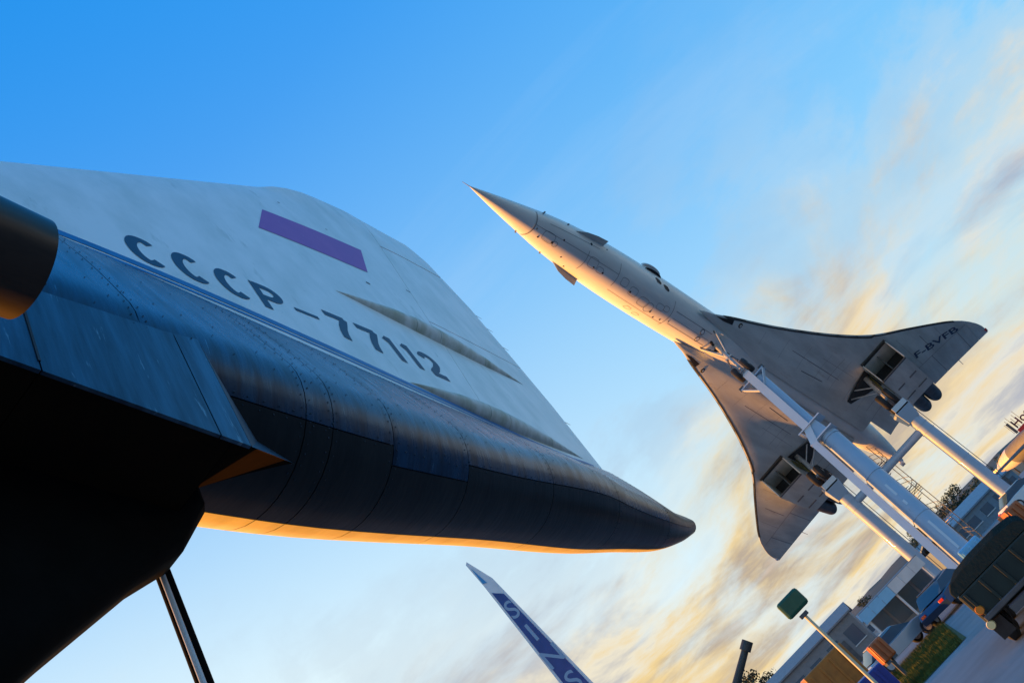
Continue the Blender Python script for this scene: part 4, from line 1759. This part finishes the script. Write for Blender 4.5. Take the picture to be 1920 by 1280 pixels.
# --- orange and blue skips, red buoy ball, cabinets
def crate(name, label, cat, az, d, size, mat, rz=0.0, z=0.0):
    e = empty(name, tuple(at(az, d, 0.02 + z)), rz)
    tag(e, label, cat)
    m = MB()
    m.box((0, 0, size[2] / 2 + 0.1), size, bev=0.05)
    m.build('body', mat, e)
    n = max(3, int(size[0] / 0.45))
    for k in range(n):
        m = MB()
        m.box((-size[0] / 2 + (k + 0.5) * size[0] / n, -size[1] / 2 - 0.03, size[2] / 2 + 0.1), (0.10, 0.06, size[2] * 0.86), bev=0.015)
        m.build('rib', mat, e)
    for sx in (-1, 1):
        m = MB()
        m.box((sx * (size[0] / 2 - 0.15), 0, 0.05), (0.2, size[1] * 0.95, 0.1))
        m.build('skid', 'steel_dark', e)
    return e


crate('skip_container', 'orange-brown metal container left of the cream post', 'container', -1.1, 42, (2.1, 1.9, 2.35), 'orange_paint', 0.15)
crate('skip_container', 'deep blue metal container beside the foot of the cream post', 'container', -0.75, 33, (2.2, 1.1, 1.15), 'blue_paint', 0.05)
crate('electrical_cabinet', 'light blue cabinet in front of the far pillars', 'cabinet', 9.2, 35, (0.85, 0.5, 1.62), 'light_blue', -0.15)
crate('skip_container', 'orange-red metal container near the right column foot', 'container', 12.0, 40, (0.75, 0.8, 1.35), 'orange_red', 0.3)
e = crate('letter_box', 'orange-red box standing on the yard right of the cream post', 'box', 1.75, 38, (0.62, 0.5, 0.8), 'orange_red', 0.2)
e.location.z += 0.75
m = MB()
m.box((0, 0, -0.37), (0.12, 0.12, 0.76))
m.build('stand', 'steel_dark', e)

# --- dark green covered truck close by on the right
b = at(8.6, 23.5, 0.02)
tr = empty('army_truck', tuple(b), math.radians(-12))
tag(tr, 'dark green canvas-covered truck seen from behind at the right edge', 'truck')
m = MB()
m.box((0.35, 0.8, 1.02), (2.1, 3.6, 0.75), bev=0.05)
m.build('cargo_bed', 'truck_green', tr)
m = MB()
arch = [(-0.72, 0), (-0.72, 0.16), (-0.60, 0.30), (-0.1, 0.36), (0.8, 0.36), (1.28, 0.30), (1.42, 0.16), (1.42, 0)]
m.prism([(x, -1.0, 1.40 + z * 0.85) for x, z in arch], (0, 3.6, 0))
m.build('canvas_cover', 'canvas_green', tr, smooth=30)
m = MB()
m.box((0.35, 3.2, 0.95), (1.9, 1.1, 1.25), bev=0.12)
m.build('cab', 'truck_green', tr)
m = MB()
m.box((0.35, 1.0, 0.55), (0.9, 5.0, 0.16))
m.build('chassis', 'steel_dark', tr)
for sx in (-0.55, 1.25):
    for yy in (-0.2, 0.9, 3.2):
        m = MB()
        m.lathe([(-.14, .25), (-.14, .42), (-.09, .5), (.09, .5), (.14, .42), (.14, .25)], (sx, yy, 0.5), 'x', 22)
        w_ = m.build('wheel', 'rubber', tr, smooth=50)
        m = MB()
        m.tube((sx - .10, yy, .5), (sx + .10, yy, .5), .26, n=16)
        m.build('rim', 'truck_green', w_)
for sx, mat, r, zz in ((-0.58, 'amber', 0.10, 0.94), (1.2, 'amber', 0.10, 0.94), (-0.66, 'cream_lens', 0.10, 0.60), (1.3, 'cream_lens', 0.10, 0.60)):
    m = MB()
    m.tube((sx, -1.0, zz), (sx, -1.09, zz), r, r * .85, n=16)
    m.build('tail_lamp', mat, tr)
for yy in (-0.9, 0.0, 0.9, 1.8, 2.5):
    m = MB()
    P = [Vector((x, yy, 1.405 + z * 0.85)) for x, z in arch]
    for p, q in zip(P, P[1:]):
        m.tube(p, q, 0.03, n=6)
    m.build('canvas_bow', 'canvas_green', tr)
for k in range(5):
    m = MB()
    m.box((-0.55 + 0.45 * k, -1.02, 1.02), (0.07, 0.07, 0.66), bev=0.01)
    m.build('tailgate_rib', 'truck_green', tr)
for sx in (-0.55, 1.25):
    m = MB()
    m.box((sx, -0.9, 0.42), (0.34, 0.03, 0.40))
    m.build('mud_flap', 'rubber', tr)
m = MB()
m.box((0.35, -1.06, 0.74), (2.0, 0.08, 0.12), bev=0.02)
m.build('rear_bumper', 'steel_dark', tr)

# --- field gun whose barrel rises into the sky gap
b = at(-6.2, 34, 0.02)
gn = empty('field_gun', tuple(b), math.radians(4))
tag(gn, 'dark grey field gun with its long barrel raised', 'gun')
m = MB()
m.tube((-1.2, 0, 2.9), (1.75, 0, 4.45), 0.17, 0.12, n=18)
m.build('barrel', 'gun_grey', gn, smooth=40)
m = MB()
m.tube((1.55, 0, 4.345), (1.85, 0, 4.50), 0.19, n=16)
m.build('muzzle', 'gun_grey', gn, smooth=40)
m = MB()
m.loft([[Vector((sx * a, sy * bb_, z)) for sx, sy in ((-1, -1), (1, -1), (1, 1), (-1, 1))] for a, bb_, z in ((1.2, 0.9, 0.5), (0.9, 0.7, 1.6), (0.5, 0.45, 3.0))])
m.build('mount', 'gun_grey', gn)
m = MB()
m.box((-1.3, 0, 2.85), (0.9, 0.5, 0.5), bev=0.05)
m.build('breech', 'gun_grey', gn)
for sy in (-1, 1):
    m = MB()
    m.lathe([(-.12, .3), (-.12, .55), (.12, .55), (.12, .3)], (0, sy * 1.0, 0.57), 'y', 22)
    m.build('wheel', 'rubber', gn, smooth=50)
    m = MB()
    m.beam((-0.5, sy * 0.3, 0.6), (-3.6, sy * 1.1, 0.15), 0.16, 0.2)
    m.build('trail_leg', 'gun_grey', gn)

# --- white flat-roofed pavilion
b = at(4.6, 58, 0.02)
pv = empty('pavilion', tuple(b), math.radians(-4))
tag(pv, 'low white flat-roofed pavilion with pale blue fascia and thin posts', 'pavilion')
m = MB()
m.box((0, 0, 2.6), (4.6, 4.0, 0.16), bev=0.02)
m.build('roof', 'hall_grey', pv)
for i in range(6):
    m = MB()
    m.box((-2.3 + (i + .5) * 4.6 / 6, -2.03, 2.32), (4.6 / 6 - 0.02, 0.05, 0.62))
    m.build('fascia_panel', 'light_blue' if i in (0, 1, 2) else 'hall_white', pv)
for sx in (-2.1, 0, 2.1):
    for sy in (-1.8, 1.8):
        m = MB()
        m.box((sx, sy, 1.25), (0.12, 0.12, 2.5))
        m.build('post', 'hall_white', pv)
m = MB()
m.box((0, 1.3, 1.15), (4.2, 0.12, 2.3))
m.build('rear_wall', 'hall_grey', pv)
for i in range(4):
    m = MB()
    m.box((-1.6 + i * 1.06, 1.22, 1.35), (0.9, 0.05, 1.3))
    m.build('window', 'glass_blue', pv)


# --- halls of the museum
def hall(label, az, d, w, dep, h, rz, wall, roof, nwin):
    e = empty('exhibition_hall', tuple(at(az, d, 0.02)), math.radians(rz))
    tag(e, label, 'building')
    m = MB()
    m.box((0, dep / 2, h / 2), (w, dep, h))
    m.build('wall', wall, e)
    m = MB()
    m.prism([(-w / 2 - .3, -0.3, h + .01), (w / 2 + .3, -0.3, h + .01), (w / 2 + .3, dep * .5, h + 0.9), (-w / 2 - .3, dep * .5, h + 0.9)], (0, 0, 0.15))
    m.prism([(-w / 2 - .3, dep * .5, h + 0.9), (w / 2 + .3, dep * .5, h + 0.9), (w / 2 + .3, dep + .3, h + .01), (-w / 2 - .3, dep + .3, h + .01)], (0, 0, 0.15))
    r = m.build('roof', roof, e)
    for i in range(nwin):
        x = -w / 2 + (i + .5) * w / nwin
        m = MB()
        m.box((x, -0.03, h * 0.55), (w / nwin * 0.6, 0.06, h * 0.42))
        wn = m.build('window', 'glass_blue', e)
        m = MB()
        m.box((x, -0.07, h * 0.55 - h * 0.22), (w / nwin * 0.66, 0.08, 0.08))
        m.build('sill', 'hall_white', wn)
    m = MB()
    m.box((w * 0.3, -0.04, 1.1), (1.8, 0.1, 2.2))
    m.build('door', 'steel_dark', e)
    return e


hall('long grey exhibition hall low on the horizon behind the orange container', -2.6, 92, 15, 12, 3.5, -3, 'hall_grey', 'hall_grey', 7)
hall('pale hall with grey-blue roof between the far columns', 5.2, 110, 14, 14, 1.9, 4, 'hall_white', 'hall_roof', 7)
hall('grey-blue hall at the foot of the right column', 11.4, 98, 9, 12, 2.0, 10, 'hall_roof', 'hall_roof', 5)
hall('white workshop hall beyond the light blue cabinet', 9.0, 130, 7, 10, 2.4, 6, 'hall_white', 'hall_grey', 4)

# --- hotel with roof letters and a red sign at the right edge
b = at(16.6, 260, 0.02)
ho = empty('hotel', tuple(b), math.radians(-16.6))
tag(ho, 'distant building with dark red roof letters starting Ho and a red sign box', 'building')
m = MB()
m.box((0, 4, 1.2), (12, 8, 2.4))
m.build('wall', 'hotel_wall', ho)
for i in range(7):
    m = MB()
    m.box((-5.1 + i * 1.7, -0.03, 1.3), (1.0, 0.06, 1.1))
    m.build('window', 'glass_blue', ho)
m = MB()
m.box((0.6, -0.1, 4.6), (9.5, 0.5, 3.0), bev=0.06)
m.build('sign_box', 'sign_red', ho)
m = MB()
m.lathe([(-.04, 1.0), (.0, 0.96)], (-1.0, -0.42, 4.6), 'y', 24)
m.add([Vector((-1.0 + 1.0 * math.cos(2 * PI * i / 24), -0.38, 4.6 + 0.75 * math.sin(2 * PI * i / 24))) for i in range(24)], [tuple(range(24))])
m.build('sign_emblem', 'sign_green', ho)
tv, tfc = text_mesh('Hotel', 3.0, 0.05)
obj('roof_letters', [Vector((v.x - 3.9, -0.2, 6.4 + v.y)) for v in tv], tfc, 'letter_maroon', ho)
m = MB()
m.box((-4.6, -0.1, 7.2), (0.7, 0.4, 3.2), bev=0.05)
m.build('antenna_panel', 'steel_dark', ho)
for k in range(6):
    m = MB()
    x = -5.2 + 0.75 * k
    m.tube((x, 0, 5.9), (x, 0, 9.0 + 0.5 * (k % 3)), 0.06, n=6)
    m.build('antenna_rod', 'steel_dark', ho)

# --- small display aircraft on a pylon, nose lit by the sun
b = at(14.6, 84, 0.02)
ap = empty('display_aircraft', tuple(b), math.radians(-60))
tag(ap, 'small display aircraft on an angled prop, its pale nose catching the sun', 'airplane')
m = MB()
m.lathe([(-2.6, 0.02), (-2.3, 0.28), (-1.7, 0.55), (-0.9, 0.72), (0, 0.78)], (0, 0, 2.6), 'x', 24)
m.build('nose', 'cone_white', ap, smooth=True)
m = MB()
m.lathe([(0.0, 0.78), (2, 0.78), (4, 0.6), (6.5, 0.3), (7.4, 0.05)], (0, 0, 2.6), 'x', 24)
m.build('fuselage', 'hall_grey', ap, smooth=True)
m = MB()
m.prism([(0.6, -5, 2.5), (2.0, -5, 2.5), (2.4, 0, 2.4), (2.0, 5, 2.5), (0.6, 5, 2.5), (0.2, 0, 2.4)], (0, 0, 0.14))
m.build('wing', 'hall_grey', ap)
m = MB()
m.prism([(6, 0, 2.8), (7.3, 0, 2.8), (7.4, 0, 4.4), (6.8, 0, 4.4)], (0, 0.1, 0))
m.build('tail_fin', 'hall_grey', ap)
m = MB()
m.beam((0.5, 0, 2.1), (-0.4, 0, 0), 0.18, 0.22, upv=(1, 0, 0))
m.build('prop_leg', 'pillar_light', ap)
m = MB()
m.prism([(-1.9, -0.35, 3.05), (-0.9, -0.42, 3.25), (-0.9, 0.42, 3.25), (-1.9, 0.35, 3.05)], (0.3, 0, 0.12))
m.build('canopy', 'glass_blue', ap)
crate('ticket_kiosk', 'tiny cream kiosk lit by the sun on the horizon', 'kiosk', 13.4, 120, (1.3, 1.1, 2.9), 'cream_lens', 0.5)


# --- parked cars
material('car_silver', (0.42, 0.45, 0.47), 0.3, metal=0.5, var=0.05, coat=0.5)
material('car_navy', (0.02, 0.05, 0.12), 0.3, metal=0.3, var=0.05, coat=0.5)
material('car_white', (0.72, 0.72, 0.70), 0.3, var=0.05, coat=0.5)


def car(label, az, d, rz, paint):
    e = empty('parked_car', tuple(at(az, d, 0.02)), math.radians(rz))
    tag(e, label, 'car', 'cars parked in the museum yard')
    low = [(-2.1, .35), (-2.15, .62), (-1.95, .86), (-1.0, .93), (1.05, .95), (1.9, .80), (2.1, .55), (2.05, .33)]
    m = MB()
    m.loft([[Vector((x, yy, z * k + (1 - k) * .5)) for x, z in low] for yy, k in ((-.86, .9), (-.80, 1), (.80, 1), (.86, .9))])
    m.build('body', paint, e, smooth=40)
    cab = [(-1.75, .92), (-1.25, 1.38), (0.15, 1.42), (0.95, .94)]
    m = MB()
    m.loft([[Vector((x, yy, z if z < 1 else z - dz)) for x, z in cab] for yy, dz in ((-.74, .06), (-.60, 0), (.60, 0), (.74, .06))])
    m.build('cabin', 'glass_blue', e, smooth=30)
    m = MB()
    m.box((-.55, 0, 1.415), (1.3, 1.2, .05), bev=.02)
    m.build('roof', paint, e)
    for x in (-1.3, 1.3):
        for yy in (-.80, .80):
            m = MB()
            m.lathe([(-.1, .2), (-.1, .30), (-.06, .33), (.06, .33), (.1, .30), (.1, .2)], (x, yy, .33), 'y', 20)
            w_ = m.build('wheel', 'rubber', e, smooth=50)
            m = MB()
            m.tube((x, yy - .09, .33), (x, yy + .09, .33), .2, n=14)
            m.build('rim', 'hub_metal', w_)
    for yy in (-.6, .6):
        m = MB()
        m.box((2.06, yy, .64), (.08, .3, .13), bev=.02)
        m.build('headlight', 'lamp_glass', e)
        m = MB()
        m.box((-2.10, yy, .70), (.08, .28, .13), bev=.02)
        m.build('tail_light', 'red_lens', e)


car('silver car parked left of the pavilion', 2.6, 47, 20, 'car_silver')
car('dark blue car parked between the front pillar and the pavilion', 6.6, 47, 55, 'car_navy')
car('white car parked beyond the right column', 13.3, 70, 15, 'car_white')

# --- lawn
o = obj('lawn', [tuple(at(a, d, 0.035)) for a, d in ((0.6, 32), (5.4, 32.5), (5.2, 47), (1.2, 44))], [(0, 1, 2, 3)], 'lawn_soil')
structure(o, 'strip of olive green lawn in the yard')
rg = random.Random(5)
m = MB()
for k in range(9000):
    a = rg.uniform(0.9, 5.1)
    d = rg.uniform(32.3, 44)
    p = at(a, d, 0.036)
    t = rg.uniform(0, 2 * PI)
    e = Vector((math.cos(t), math.sin(t), 0)) * 0.02
    tip = p + Vector((rg.uniform(-.06, .06), rg.uniform(-.06, .06), rg.uniform(.08, .22) * (1.5 if math.sin(d * 2.1) > 0.3 else 0.8)))
    m.add([p - e, p + e, tip], [(0, 1, 2)])
o = obj('grass', m.v, m.f, 'grass_blade')
tag(o, 'olive green grass growing on the lawn strip', 'grass', kind='stuff')


# --- trees
def make_tree(seed, h, rad, leafmat):
    rg = random.Random(seed)
    root = empty('tree')
    m = MB()
    m.tube((0, 0, 0), (0.05 * h * rg.uniform(-1, 1), 0.05 * h * rg.uniform(-1, 1), h * 0.62), 0.035 * h, 0.012 * h, n=9)
    for k in range(6):
        a = k * 1.05 + rg.uniform(-.3, .3)
        z0 = h * rg.uniform(.3, .5)
        m.tube((0, 0, z0), (math.cos(a) * rad * .65, math.sin(a) * rad * .65, z0 + h * rg.uniform(.15, .35)), 0.015 * h, 0.004 * h, n=6)
    m.build('trunk', 'bark', root)
    m = MB()
    cl = []
    for k in range(26):
        a, u = rg.uniform(0, 2 * PI), rg.uniform(-1, 1)
        rr = rad * rg.uniform(.35, .95) * math.sqrt(max(0.05, 1 - u * u * .8))
        cl.append((Vector((math.cos(a) * rr, math.sin(a) * rr, h * 0.64 + u * h * .34)), rad * rg.uniform(.22, .42)))
    for c, r in cl:
        for j in range(48):
            d = Vector((rg.gauss(0, 1), rg.gauss(0, 1), rg.gauss(0, .8)))
            d = d.normalized() * r * rg.uniform(.4, 1.05)
            p = c + d
            s = h * rg.uniform(.018, .034)
            e1 = Vector((rg.uniform(-1, 1), rg.uniform(-1, 1), rg.uniform(-1, 1))).normalized() * s
            e2 = e1.cross(Vector((rg.uniform(-1, 1), rg.uniform(-1, 1), rg.uniform(-1, 1)))).normalized() * s
            m.add([p - e1, p + e2 * .6, p + e1, p - e2 * .6], [(0, 1, 2, 3)])
    obj('crown', m.v, m.f, leafmat, root)
    return root


protos = [make_tree(1, 6.5, 2.6, 'leaf_dark'), make_tree(2, 7.5, 2.4, 'leaf_dark'), make_tree(3, 5.5, 2.7, 'leaf_autumn')]
spots = [(-4.6, 120, 1, .95), (-3.9, 128, 0, .9), (-1.2, 135, 2, .8), (0.9, 118, 0, .55), (2.0, 126, 2, .5), (3.1, 140, 1, .55), (7.4, 150, 0, .75), (7.9, 158, 1, .8),
         (8.5, 146, 0, .7), (9.7, 170, 2, .8), (10.3, 150, 0, .85), (10.9, 160, 1, .8), (12.2, 172, 0, .7), (12.9, 180, 1, .6), (14.0, 190, 0, .7), (14.9, 150, 2, .6)]
used = [0, 0, 0]
words = ['tree left of the grey hall roof', 'tree just behind the grey hall roof', 'brownish tree above the orange container', 'small tree right of the cream post', 'small brownish tree above the orange-red box',
         'small tree behind the pavilion', 'tree between the two far columns', 'taller tree between the two far columns', 'tree beside the left of the right column',
         'brownish tree near the light blue cabinet', 'tree close left of the right column', 'taller tree behind the right column', 'small tree right of the right column',
         'far small tree right of the right column', 'far tree under the display aircraft', 'brownish tree at the right edge below the red sign']
for (az, d, k, sc), wd_ in zip(spots, words):
    o = protos[k] if not used[k] else copy_tree(protos[k])
    used[k] = 1
    o.location = at(az, d, 0.0)
    o.rotation_euler = (0, 0, az * 1.7 + d)
    o.scale = (sc, sc, sc)
    tag(o, wd_ + ' on the horizon', 'tree', 'trees beyond the yard')
